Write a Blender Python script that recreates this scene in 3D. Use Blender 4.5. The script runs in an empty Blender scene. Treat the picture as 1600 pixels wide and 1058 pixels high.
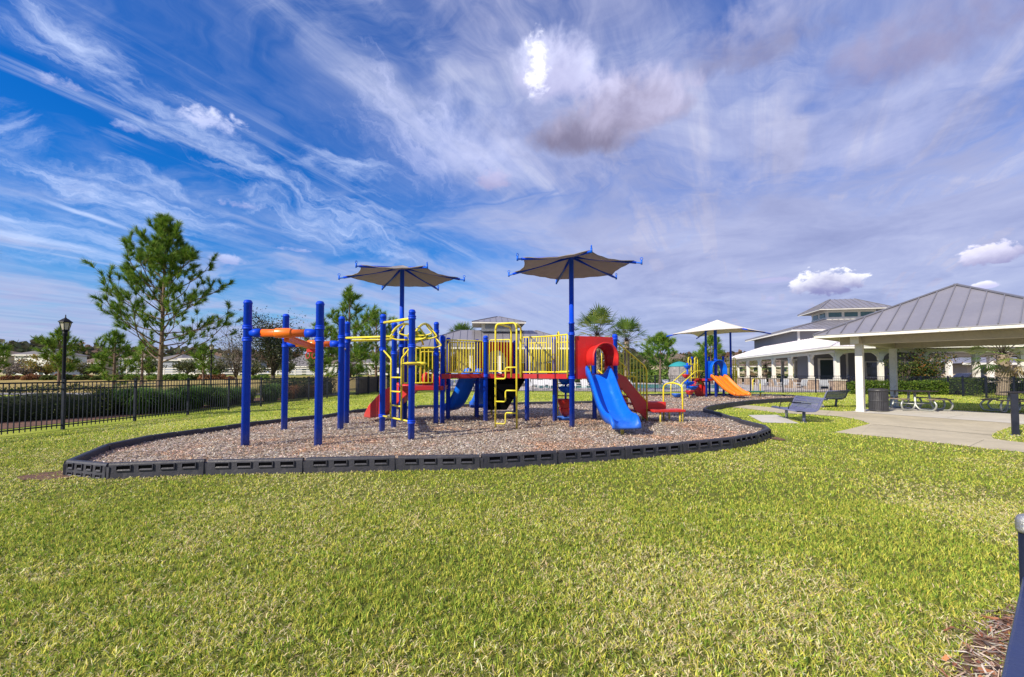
import bpy, math, random
import numpy as np
from mathutils import Vector, Matrix
R = math.radians
random.seed(7)
rng = np.random.default_rng(11)
scene = bpy.context.scene
COL = scene.collection

# ------------------------------------------------------------------ camera
FPX, PITCH, CAMH, PY0, HZ = 711.0, R(2.0), 1.4, 559.2, 584.0     # photo is 1600 x 1058 px
cam_d = bpy.data.cameras.new('camera'); cam = bpy.data.objects.new('camera', cam_d); COL.objects.link(cam)
cam.location = (0, 0, CAMH); cam.rotation_euler = (R(90) + PITCH, 0, 0)
cam_d.sensor_width = 36.0; cam_d.lens = 36.0 * FPX / 1600; cam_d.shift_y = (PY0 - 529.0) / 1600
cam_d.clip_start = 0.05; cam_d.clip_end = 3000
scene.camera = cam

def ray(px, py):
    a, b = px - 800.0, PY0 - py
    return Vector((a, FPX * math.cos(PITCH) - b * math.sin(PITCH), FPX * math.sin(PITCH) + b * math.cos(PITCH)))
def at(px, py, z=0.0):
    d = ray(px, py); t = (z - CAMH) / d.z
    return Vector((d.x * t, d.y * t, z))
def atY(px, py, Y):
    d = ray(px, py); t = Y / d.y
    return Vector((d.x * t, Y, CAMH + d.z * t))

# ------------------------------------------------------------------ sun and sky
SUN_EL, SUN_AZ = R(34), R(230)        # azimuth measured from +Y towards +X, where the sun stands
EXPOSURE = 0.42
scene.view_settings.view_transform = 'Standard'; scene.view_settings.look = 'None'
scene.view_settings.exposure = EXPOSURE; scene.view_settings.gamma = 1.0
try: scene.view_settings.use_curve_mapping = False
except Exception: pass
sd = bpy.data.lights.new('sun', 'SUN'); so = bpy.data.objects.new('sun', sd); COL.objects.link(so)
sd.energy = 4.8; sd.angle = R(0.5); sd.color = (1.0, 0.91, 0.74)
tosun = Vector((math.sin(SUN_AZ) * math.cos(SUN_EL), math.cos(SUN_AZ) * math.cos(SUN_EL), math.sin(SUN_EL)))
so.rotation_euler = tosun.to_track_quat('Z', 'Y').to_euler(); so.location = tosun * 60

world = bpy.data.worlds.new('World'); scene.world = world; world.use_nodes = True
class NB:
    """small helper that writes node maths"""
    def __init__(s, nt): s.nt = nt; s.n = nt.nodes; s.l = nt.links
    def node(s, t, **k):
        x = s.n.new(t)
        for a, b in k.items(): setattr(x, a, b)
        return x
    def put(s, sock, v):
        if v is None: return
        if isinstance(v, bpy.types.NodeSocket): s.l.new(v, sock)
        else: sock.default_value = v
    def m(s, op, a, b=None, c=None, clamp=False):
        x = s.node('ShaderNodeMath', operation=op, use_clamp=clamp)
        s.put(x.inputs[0], a); s.put(x.inputs[1], b)
        if c is not None: s.put(x.inputs[2], c)
        return x.outputs[0]
    def ss(s, v, a, b, o0=0.0, o1=1.0):
        x = s.node('ShaderNodeMapRange', interpolation_type='SMOOTHSTEP')
        s.put(x.inputs[0], v); s.put(x.inputs[1], a); s.put(x.inputs[2], b); s.put(x.inputs[3], o0); s.put(x.inputs[4], o1)
        return x.outputs[0]
    def xyz(s, a, b, c=0.0):
        x = s.node('ShaderNodeCombineXYZ'); s.put(x.inputs[0], a); s.put(x.inputs[1], b); s.put(x.inputs[2], c); return x.outputs[0]
    def noise(s, vec, scale, detail=4, rough=0.5, dist=0.0, lac=2.0, out='Fac'):
        x = s.node('ShaderNodeTexNoise'); s.put(x.inputs['Vector'], vec); x.inputs['Scale'].default_value = scale
        x.inputs['Detail'].default_value = detail; x.inputs['Roughness'].default_value = rough
        x.inputs['Distortion'].default_value = dist; x.inputs['Lacunarity'].default_value = lac
        return x.outputs[out]
    def mix(s, f, a, b, mode='MIX'):
        x = s.node('ShaderNodeMix', data_type='RGBA', blend_type=mode)
        s.put(x.inputs[0], f)
        for i, v in ((6, a), (7, b)):
            if not isinstance(v, bpy.types.NodeSocket) and len(v) == 3: v = (*v, 1)
            s.put(x.inputs[i], v)
        return x.outputs[2]
    def ramp(s, f, stops):
        x = s.node('ShaderNodeValToRGB'); s.put(x.inputs[0], f); e = x.color_ramp.elements
        while len(e) < len(stops): e.new(0.5)
        for i, (p, c) in enumerate(stops): e[i].position = p; e[i].color = (*c, 1) if len(c) == 3 else c
        return x.outputs[0]

def build_world():
    nt = world.node_tree; nt.nodes.clear(); b = NB(nt)
    K = 10.0                                # clouds are written in display units, background strength is 1/K
    tc = b.node('ShaderNodeTexCoord').outputs['Generated']
    sep = b.node('ShaderNodeSeparateXYZ'); nt.links.new(tc, sep.inputs[0]); x, y, z = sep.outputs
    sky = b.node('ShaderNodeTexSky', sky_type='NISHITA'); sky.sun_disc = False
    sky.sun_elevation = SUN_EL; sky.sun_rotation = SUN_AZ; sky.air_density = 1.3; sky.dust_density = 0.3; sky.ozone_density = 3.5; sky.altitude = 0
    hs = b.node('ShaderNodeHueSaturation'); nt.links.new(sky.outputs[0], hs.inputs['Color'])
    hs.inputs['Saturation'].default_value = 1.5; hs.inputs['Value'].default_value = 1.05
    blue = b.mix(1.0, hs.outputs[0], SKY_TINT, 'MULTIPLY')
    zz = b.m('MAXIMUM', z, 0.0)
    den = b.m('ADD', zz, 0.09)
    Px, Py = b.m('DIVIDE', x, den), b.m('DIVIDE', y, den)
    # cirrus runs along one wind direction, so it fans out in perspective
    dx, dy = math.sin(R(28)), math.cos(R(28))
    u = b.m('ADD', b.m('MULTIPLY', Px, dx), b.m('MULTIPLY', Py, dy))
    q = b.m('SUBTRACT', b.m('MULTIPLY', Px, dy), b.m('MULTIPLY', Py, dx))
    wv = b.noise(b.xyz(u, q, 3.1), 0.9, 4, 0.6, out='Color')
    ws = b.node('ShaderNodeSeparateColor'); nt.links.new(wv, ws.inputs[0])
    uw = b.m('ADD', u, b.m('MULTIPLY', b.m('SUBTRACT', ws.outputs[0], 0.5), 1.6))
    qw = b.m('ADD', q, b.m('MULTIPLY', b.m('SUBTRACT', ws.outputs[1], 0.5), 0.9))
    n1 = b.noise(b.xyz(b.m('MULTIPLY', uw, 0.32), qw, 0.0), 1.7, 9, 0.62, 0.35)
    n2 = b.noise(b.xyz(b.m('MULTIPLY', uw, 0.22), b.m('MULTIPLY', q, 2.2), 5.0), 2.2, 8, 0.66, 0.2)
    n3 = b.noise(b.xyz(uw, qw, 9.0), 1.7, 10, 0.6, 0.55)
    left = b.m('MULTIPLY_ADD', n1, 0.30, b.m('MULTIPLY', n2, 0.70))
    right = b.m('MULTIPLY_ADD', n1, 0.35, b.m('MULTIPLY', n3, 0.7))
    # explicit long streaks and veil on the left, in cross-wind coordinate
    cover = b.ss(b.m('ADD', q, b.m('MULTIPLY', b.m('SUBTRACT', n3, 0.5), 1.2)), -1.75, -0.35)
    dl = b.m('MULTIPLY', b.ss(left, 0.53, 0.72), 0.6); dr = b.m('MULTIPLY_ADD', b.ss(right, 0.44, 0.60), 0.36, b.ss(right, 0.36, 0.50, 0.15, 0.64))
    mixd = b.m('ADD', b.m('MULTIPLY', dl, b.m('SUBTRACT', 1.0, cover)), b.m('MULTIPLY', dr, cover))
    wisps = b.ss(n2, 0.42, 0.66)
    den1 = b.m('MULTIPLY', mixd, b.m('MULTIPLY_ADD', wisps, 0.30, 0.78), clamp=True)
    # veil thickens to the horizon
    el = b.m('ARCSINE', z); az = b.m('ARCTAN2', x, y)
    nh = b.noise(b.xyz(b.m('MULTIPLY', az, 1.3), b.m('MULTIPLY', el, 4.0), 2.0), 1.6, 7, 0.55, 0.4)
    vh = b.ss(az, -0.50, 0.40, 0.02, 0.27)
    veil = b.ss(b.m('SUBTRACT', b.m('ADD', el, b.m('ADD', b.m('MULTIPLY', b.m('SUBTRACT', nh, 0.5), 0.36), b.m('MULTIPLY', b.m('SUBTRACT', n3, 0.5), 0.55))), vh), 0.32, -0.02)
    dens = b.m('MAXIMUM', den1, b.m('MULTIPLY', veil, 0.92))
    tone = b.m('MULTIPLY_ADD', b.noise(b.xyz(Px, Py, 4.0), 1.3, 9, 0.62, 0.9), 0.6, b.m('MULTIPLY', n3, 0.4))
    lil = b.ramp(tone, [(0.30, (0.22, 0.24, 0.42)), (0.44, (0.32, 0.35, 0.58)), (0.54, (0.47, 0.50, 0.74)), (0.66, (0.70, 0.73, 0.92))])
    wht = b.ramp(n2, [(0.35, (0.30, 0.42, 0.78)), (0.62, (0.58, 0.68, 0.95))])
    cc = b.mix(cover, wht, lil)
    hor = b.ramp(b.m('ADD', b.m('MULTIPLY', el, 1.6), b.m('MULTIPLY', b.m('SUBTRACT', tone, 0.47), 2.4), clamp=True), [(0.0, (0.36, 0.39, 0.64)), (0.35, (0.43, 0.46, 0.70)), (1.0, (0.54, 0.56, 0.76))])
    cc = b.mix(b.m('MULTIPLY', veil, 0.70), cc, hor)
    sc = b.node('ShaderNodeVectorMath', operation='SCALE'); nt.links.new(cc, sc.inputs[0]); sc.inputs[3].default_value = K * 0.80
    col = b.mix(dens, blue, sc.outputs[0])
    # single cumulus clouds and trails: position and size given as directions
    cn = b.noise(b.xyz(az, el, 1.0), 9.0, 8, 0.58, 0.3)
    cn2 = b.noise(b.xyz(az, el, 7.0), 26.0, 5, 0.55, 0.2)
    def d(px, py):
        v = ray(px, py).normalized(); return math.atan2(v.x, v.y), math.asin(v.z)
    cn3 = b.noise(b.xyz(az, b.m('MULTIPLY', el, 1.5), 3.0), 42.0, 6, 0.6, 0.25)
    def blob(px, py, rx, ry, top, bot, amp, strength, col, soft=0.5):
        a0, e0 = d(px, py); ra = abs(d(px + rx, py)[0] - d(px - rx, py)[0]) / 2; re = abs(d(px, py + ry)[1] - d(px, py - ry)[1]) / 2
        da = b.m('DIVIDE', b.m('SUBTRACT', az, a0), ra); de = b.m('DIVIDE', b.m('SUBTRACT', el, e0), re)
        dq = b.m('MULTIPLY', de, b.ss(de, -0.3, 0.3, 1.7, 1.0)); small = rx < 80 and rx > 20
        e = b.m('ADD', b.m('MULTIPLY', da, da), b.m('MULTIPLY', dq, dq))
        f = b.m('ADD', b.m('SUBTRACT', 1.0, e), b.m('ADD', b.m('MULTIPLY', b.m('SUBTRACT', cn, 0.5), amp), b.m('MULTIPLY', b.m('SUBTRACT', cn3 if small else cn2, 0.5), amp * (1.5 if small else 0.9))))
        k = b.m('MULTIPLY', b.ss(f, 0.0, soft), strength)
        sh = b.ss(b.m('ADD', de, b.m('MULTIPLY', b.m('SUBTRACT', cn, 0.5), 3.0)), -0.5, 1.1)
        c = b.mix(sh, tuple(v * K for v in bot), tuple(v * K for v in top))
        return b.mix(k, col, c)
    def streak(p, q_, w, s, col, seed=0.0, c=(6.4, 7.3, 9.6), amp=2.0):
        (a0, e0), (a1, e1) = d(*p), d(*q_); L = math.hypot(a1 - a0, e1 - e0) / 2; ux, uy = (a1 - a0) / L / 2, (e1 - e0) / L / 2
        ra, re = b.m('SUBTRACT', az, (a0 + a1) / 2), b.m('SUBTRACT', el, (e0 + e1) / 2)
        t = b.m('ADD', b.m('MULTIPLY', ra, ux), b.m('MULTIPLY', re, uy)); n = b.m('SUBTRACT', b.m('MULTIPLY', ra, uy), b.m('MULTIPLY', re, ux))
        n = b.m('ADD', n, b.m('MULTIPLY', b.m('SUBTRACT', cn, 0.5), w * 1.6))
        fb = b.noise(b.xyz(b.m('MULTIPLY', t, 5.0), b.m('MULTIPLY', n, 26.0), seed), 1.0, 9, 0.66, 0.35)
        tt, nn = b.m('DIVIDE', t, L), b.m('DIVIDE', n, w); e = b.m('ADD', b.m('MULTIPLY', tt, tt), b.m('MULTIPLY', nn, nn))
        f = b.m('ADD', b.m('SUBTRACT', 1.0, e), b.m('MULTIPLY', b.m('SUBTRACT', fb, 0.56), amp * 2))
        return b.mix(b.m('MULTIPLY', b.ss(f, 0.0, 1.7), s), col, c)
    col = streak((-160, 195), (420, 370), 0.060, 0.75, col, 1.0)
    col = streak((140, 120), (480, 300), 0.050, 0.70, col, 2.0)
    col = streak((330, 250), (680, 400), 0.075, 0.65, col, 3.0)
    col = streak((-60, -30), (250, 130), 0.045, 0.75, col, 4.0)
    col = streak((430, 240), (640, 290), 0.040, 0.6, col, 5.0)
    col = streak((-120, 330), (330, 420), 0.050, 0.55, col, 6.0)
    col = streak((520, 60), (760, 330), 0.120, 0.55, col, 7.0, (5.2, 5.6, 8.2))
    col = streak((-40, 215), (90, 190), 0.050, 0.5, col, 8.0)
    col = streak((28, 298), (226, 367), 0.0050, 0.75, col, 9.0, amp=0.9)
    col = streak((-90, 318), (50, 352), 0.0050, 0.65, col, 10.0, amp=0.9)
    col = streak((-90, 345), (186, 399), 0.0065, 0.65, col, 11.0, amp=0.9)
    G, W, V = (0.27, 0.26, 0.42), (0.86, 0.86, 0.98), (0.38, 0.40, 0.66)
    col = blob(1440, 70, 200, 90, (0.32, 0.30, 0.46), (0.22, 0.20, 0.34), 2.2, 0.75, col, 1.6)
    col = blob(740, 240, 130, 110, (0.56, 0.60, 0.84), (0.44, 0.48, 0.74), 1.8, 0.6, col, 1.6)
    col = blob(1330, 240, 260, 90, (0.44, 0.47, 0.68), (0.36, 0.39, 0.62), 2.4, 0.6, col, 1.8)
    col = blob(1180, 70, 150, 75, (0.36, 0.38, 0.58), (0.19, 0.19, 0.33), 2.4, 0.75, col, 1.4)
    col = blob(868, 118, 80, 88, (0.66, 0.68, 0.90), (0.44, 0.44, 0.66), 1.3, 0.88, col, 0.9)
    col = blob(988, 168, 112, 78, (0.56, 0.55, 0.76), (0.27, 0.25, 0.38), 1.2, 0.95, col, 0.8)
    col = blob(910, 215, 102, 60, (0.42, 0.40, 0.57), (0.18, 0.165, 0.26), 1.1, 0.96, col, 0.9)
    col = blob(840, 118, 21, 78, (1.1, 1.1, 1.2), (0.9, 0.9, 1.1), 2.2, 0.95, col, 1.5)
    col = blob(770, 285, 34, 24, (0.50, 0.47, 0.68), (0.38, 0.34, 0.52), 1.6, 0.6, col, 1.0)
    col = blob(330, 190, 68, 26, (0.72, 0.75, 0.95), (0.42, 0.48, 0.76), 2.6, 0.8, col, 1.4)
    col = blob(372, 322, 46, 11, (0.66, 0.68, 0.92), V, 3.2, 0.55, col, 1.6)
    col = blob(88, 130, 46, 15, (0.62, 0.68, 0.92), V, 3.6, 0.55, col, 1.6)
    col = blob(195, 200, 22, 11, (0.55, 0.62, 0.9), V, 3.6, 0.4, col, 1.6)
    col = blob(358, 408, 30, 13, (0.62, 0.66, 0.92), V, 2.6, 0.6, col, 1.2)
    col = blob(455, 390, 40, 5, (0.58, 0.62, 0.9), V, 3.0, 0.5, col, 1.4)
    col = blob(1293, 446, 58, 30, (0.95, 0.95, 1.02), (0.22, 0.23, 0.44), 2.0, 0.97, col, 0.5)
    col = blob(1210, 439, 36, 7, (0.45, 0.42, 0.64), V, 1.2, 0.6, col, 0.8)
    col = blob(1552, 400, 60, 24, (0.78, 0.76, 0.92), (0.27, 0.27, 0.47), 2.0, 0.95, col, 0.5)
    col = blob(1538, 447, 30, 10, (0.95, 0.95, 1.0), (0.5, 0.5, 0.75), 1.2, 0.95, col, 0.35)
    col = blob(1204, 467, 9, 5, (0.45, 0.44, 0.66), V, 0.8, 0.6, col, 0.8)
    # below the horizon: plain ground tone
    col = b.mix(b.ss(z, 0.0, -0.03), col, (1.0, 1.2, 0.7))
    bg = b.node('ShaderNodeBackground'); nt.links.new(col, bg.inputs[0]); bg.inputs[1].default_value = 1.0 / K
    out = b.node('ShaderNodeOutputWorld'); nt.links.new(bg.outputs[0], out.inputs[0])
SKY_TINT = (0.34, 0.66, 1.06)
build_world()
try: world.cycles.sampling_method = 'MANUAL'; world.cycles.sample_map_resolution = 512
except Exception: pass

# ------------------------------------------------------------------ materials
MAT = {}
def mat(name, col, rough=0.6, var=0.12, scale=3.0, bump=0.0, bscale=40.0, metal=0.0, spec=0.5, col2=None, coords='Object', trans=0.0, coat=0.0, emis=None, dust=None):
    """base colour with broad blotches and fine speckle; optional second colour for wear"""
    m = bpy.data.materials.new(name); m.use_nodes = True; nt = m.node_tree; b = NB(nt)
    p = nt.nodes['Principled BSDF']; tc = b.node('ShaderNodeTexCoord').outputs[coords]
    n1 = b.noise(tc, scale, 6, 0.6, 0.3); n2 = b.noise(tc, scale * 9, 4, 0.6)
    lo = tuple(c * (1 - var * 1.6) for c in col); hi = tuple(min(1, c * (1 + var * 1.2)) for c in col)
    f = b.m('MULTIPLY_ADD', n1, 0.65, b.m('MULTIPLY', n2, 0.35))
    c = b.ramp(f, [(0.3, lo), (0.7, hi)])
    if col2: c = b.mix(b.ss(b.noise(tc, scale * 2.3, 8, 0.7, 0.5), 0.56, 0.72), c, col2)
    if dust:      # scuffs all over and dried splash low on the posts
        sp = b.node('ShaderNodeSeparateXYZ'); nt.links.new(tc, sp.inputs[0]); sc_ = b.noise(tc, 14, 8, 0.75)
        low = b.m('MULTIPLY', b.ss(b.m('ADD', sp.outputs[2], b.m('MULTIPLY', b.m('SUBTRACT', sc_, 0.5), 0.7)), 0.55, 0.10), 0.45)
        c = b.mix(b.m('MAXIMUM', low, b.m('MULTIPLY', b.ss(sc_, 0.60, 0.72), 0.22)), c, dust)
    nt.links.new(c, p.inputs['Base Color'])
    p.inputs['Roughness'].default_value = rough; p.inputs['Metallic'].default_value = metal
    rr = b.ss(n1, 0.3, 0.7, max(0.02, rough - 0.08), min(1, rough + 0.12)); nt.links.new(rr, p.inputs['Roughness'])
    p.inputs['Specular IOR Level'].default_value = spec
    if coat: p.inputs['Coat Weight'].default_value = coat; p.inputs['Coat Roughness'].default_value = 0.25
    if trans:
        tr = b.node('ShaderNodeBsdfTranslucent'); nt.links.new(c, tr.inputs[0]); mx = b.node('ShaderNodeMixShader'); mx.inputs[0].default_value = trans
        nt.links.new(p.outputs[0], mx.inputs[1]); nt.links.new(tr.outputs[0], mx.inputs[2]); nt.links.new(mx.outputs[0], nt.nodes['Material Output'].inputs[0])
    if bump:
        bp = b.node('ShaderNodeBump'); bp.inputs['Strength'].default_value = bump; bp.inputs['Distance'].default_value = 0.02
        nt.links.new(b.noise(tc, bscale, 6, 0.65), bp.inputs['Height']); nt.links.new(bp.outputs[0], p.inputs['Normal'])
    if emis: p.inputs['Emission Color'].default_value = (*emis, 1); p.inputs['Emission Strength'].default_value = 1.0
    MAT[name] = m; return m
def mat_attr(name, rough=0.7, trans=0.35, spec=0.25):
    """colour carried by each leaf, blade or chip"""
    m = bpy.data.materials.new(name); m.use_nodes = True; nt = m.node_tree; b = NB(nt); p = nt.nodes['Principled BSDF']
    a = b.node('ShaderNodeAttribute', attribute_name='col'); nt.links.new(a.outputs['Color'], p.inputs['Base Color'])
    p.inputs['Roughness'].default_value = rough; p.inputs['Specular IOR Level'].default_value = spec
    if trans:
        tr = b.node('ShaderNodeBsdfTranslucent'); nt.links.new(a.outputs['Color'], tr.inputs[0]); mx = b.node('ShaderNodeMixShader'); mx.inputs[0].default_value = trans
        nt.links.new(p.outputs[0], mx.inputs[1]); nt.links.new(tr.outputs[0], mx.inputs[2]); nt.links.new(mx.outputs[0], nt.nodes['Material Output'].inputs[0])
    MAT[name] = m; return m

BLUE = mat('blue_powdercoat', (0.0015, 0.055, 0.62), 0.45, 0.07, 1.5, 0.05, 60, spec=0.22, dust=(0.14, 0.16, 0.26))
BLUEP = mat('blue_plastic', (0.002, 0.12, 0.72), 0.40, 0.10, 2.5, 0.05, 30, spec=0.28, col2=(0.02, 0.19, 0.66), dust=(0.10, 0.20, 0.45))
YEL = mat('yellow_powdercoat', (0.74, 0.62, 0.035), 0.40, 0.08, 3, 0.04, 60, dust=(0.42, 0.36, 0.16))
RED = mat('red_plastic', (0.56, 0.020, 0.018), 0.40, 0.10, 2.5, 0.05, 30, col2=(0.50, 0.05, 0.04), dust=(0.42, 0.13, 0.10))
REDD = mat('red_coated_deck', (0.42, 0.015, 0.02), 0.5, 0.12, 5, 0.1, 80)
ORG = mat('orange_powdercoat', (0.83, 0.15, 0.012), 0.4, 0.10, 3, 0.04, 50, col2=(0.74, 0.17, 0.04))
ORGP = mat('orange_plastic', (0.86, 0.19, 0.008), 0.36, 0.08, 3, 0.04, 30, coat=0.2)
CREAM = mat('worn_cream_metal', (0.50, 0.44, 0.32), 0.45, 0.15, 6, 0.05)
BLACKM = mat('black_metal', (0.008, 0.009, 0.014), 0.5, 0.2, 5, 0.05, 80, spec=0.2)
FENCEP = mat('dark_fence_paint', (0.012, 0.015, 0.030), 0.45, 0.2, 5, 0.05, 80, spec=0.3)
FABRIC = mat('sand_shade_cloth', (0.40, 0.37, 0.385), 0.85, 0.06, 4, 0.15, 220, spec=0.1, trans=0.38)
FABW = mat('pale_shade_cloth', (0.74, 0.69, 0.64), 0.85, 0.05, 4, 0.1, 200, spec=0.1, trans=0.15)
BORD = mat('charcoal_plastic', (0.040, 0.040, 0.054), 0.50, 0.22, 3.5, 0.25, 30, spec=0.4, col2=(0.085, 0.080, 0.088))
HOLE = mat('shade_and_joint_black', (0.004, 0.004, 0.005), 0.95, spec=0.0)  # near-black stands in for shade inside the pockets; also colours slab joints
WHITE = mat('white_paint', (0.72, 0.69, 0.64), 0.55, 0.10, 1.5, 0.15, 25, col2=(0.60, 0.55, 0.48))
WHITE2 = mat('weathered_white_paint', (0.66, 0.635, 0.60), 0.6, 0.16, 2.6, 0.3, 20, col2=(0.36, 0.31, 0.26))
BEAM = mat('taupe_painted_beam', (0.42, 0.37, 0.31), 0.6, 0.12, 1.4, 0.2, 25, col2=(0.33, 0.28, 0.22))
GREYW = mat('grey_lap_siding', (0.20, 0.20, 0.225), 0.7, 0.08, 1.0, 0.1, 20)
STONE = mat('stacked_stone', (0.36, 0.27, 0.21), 0.85, 0.45, 5.0, 0.8, 12, col2=(0.20, 0.12, 0.09))
CAP = mat('cast_stone_cap', (0.55, 0.52, 0.46), 0.8, 0.1, 3, 0.2)
GLASS = mat('dark_window_glass', (0.02, 0.03, 0.035), 0.08, 0.3, 2, spec=0.8)
GLASSG = mat('green_tinted_glass', (0.05, 0.13, 0.13), 0.12, 0.2, 2, spec=0.7)
DOORM = mat('dark_green_door', (0.02, 0.04, 0.045), 0.4)
BENCHM = mat('slate_blue_coated_mesh', (0.13, 0.14, 0.26), 0.45, 0.10, 6, 0.1, 90, spec=0.5)
GALV = mat('galvanised_steel', (0.42, 0.44, 0.42), 0.42, 0.12, 8, 0.05, 80, metal=0.6)
TWOOD = mat('weathered_table_board', (0.24, 0.185, 0.15), 0.75, 0.35, 7, 0.3, 40)
BINM = mat('charcoal_steel_slats', (0.045, 0.045, 0.055), 0.5, 0.2, 6)
BARK = mat('pine_bark', (0.16, 0.105, 0.075), 0.9, 0.4, 9, 0.9, 22, col2=(0.26, 0.20, 0.16))
BARKD = mat('dark_bark', (0.085, 0.062, 0.045), 0.9, 0.4, 9, 0.8, 22)
PALMB = mat('palm_bark', (0.27, 0.21, 0.16), 0.9, 0.4, 11, 0.9, 14, col2=(0.40, 0.34, 0.27))
LEAF = mat_attr('leaf', 0.6, 0.30); BLADE = mat_attr('grass_blade', 0.65, 0.38); CHIP = mat_attr('wood_chip', 0.85, 0.0)
CLOTHT = mat('teal_umbrella_cloth', (0.03, 0.33, 0.37), 0.8, 0.06, trans=0.2)
ROCK = mat('grey_rockwork', (0.24, 0.22, 0.22), 0.9, 0.35, 2.5, 0.9, 6)
LAMPG = mat('frosted_lamp_glass', (0.70, 0.66, 0.56), 0.35, 0.1, 9, spec=0.5, trans=0.4)
SILV = mat('bare_silver_cap', (0.50, 0.50, 0.50), 0.35, 0.25, 30, 0.5, 60, metal=0.7)
NAVY = mat('sky_reflection_rail', (0.022, 0.036, 0.115), 0.30, 0.12, 5, 0.1, 60, spec=0.6)  # sky reflection on black metal is put into this blue base colour
CHAIRW = mat('white_sling_frame', (0.62, 0.62, 0.64), 0.5, 0.1)
SLING = mat('grey_mesh_sling', (0.30, 0.31, 0.34), 0.8, 0.15, 8)
TYRE = mat('tyre_rubber', (0.02, 0.02, 0.02), 0.8); CARG = mat('grey_car_paint', (0.20, 0.21, 0.24), 0.25, 0.05, metal=0.4, coat=0.6)
CARB = mat('black_car_paint', (0.015, 0.015, 0.018), 0.25, 0.05, coat=0.6)

def roof_metal(name, col):
    return mat(name, col, 0.36, 0.07, 0.8, 0.04, 30, metal=0.35, spec=0.6)
ROOFM = roof_metal('standing_seam_metal', (0.29, 0.28, 0.32))
SEAM = roof_metal('shaded_seam_metal', (0.22, 0.215, 0.25))  # shading along the roof seams is put into this darker metal colour
ROOFW = mat('glare_pale_metal_roof', (0.70, 0.66, 0.70), 0.5, 0.04, 0.8, metal=0.1)  # sun glare on the porch roof is put into this pale colour
SHING = [mat('shingle_' + n, c, 0.9, 0.2, 4, 0.4, 14) for n, c in (('brown', (0.17, 0.12, 0.10)), ('grey', (0.17, 0.16, 0.17)), ('tan', (0.25, 0.20, 0.16)))]
WALLS = [mat('stucco_' + n, c, 0.85, 0.06, 1, 0.2, 20) for n, c in (('white', (0.70, 0.69, 0.67)), ('grey', (0.30, 0.32, 0.38)), ('beige', (0.46, 0.38, 0.29)))]

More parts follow.
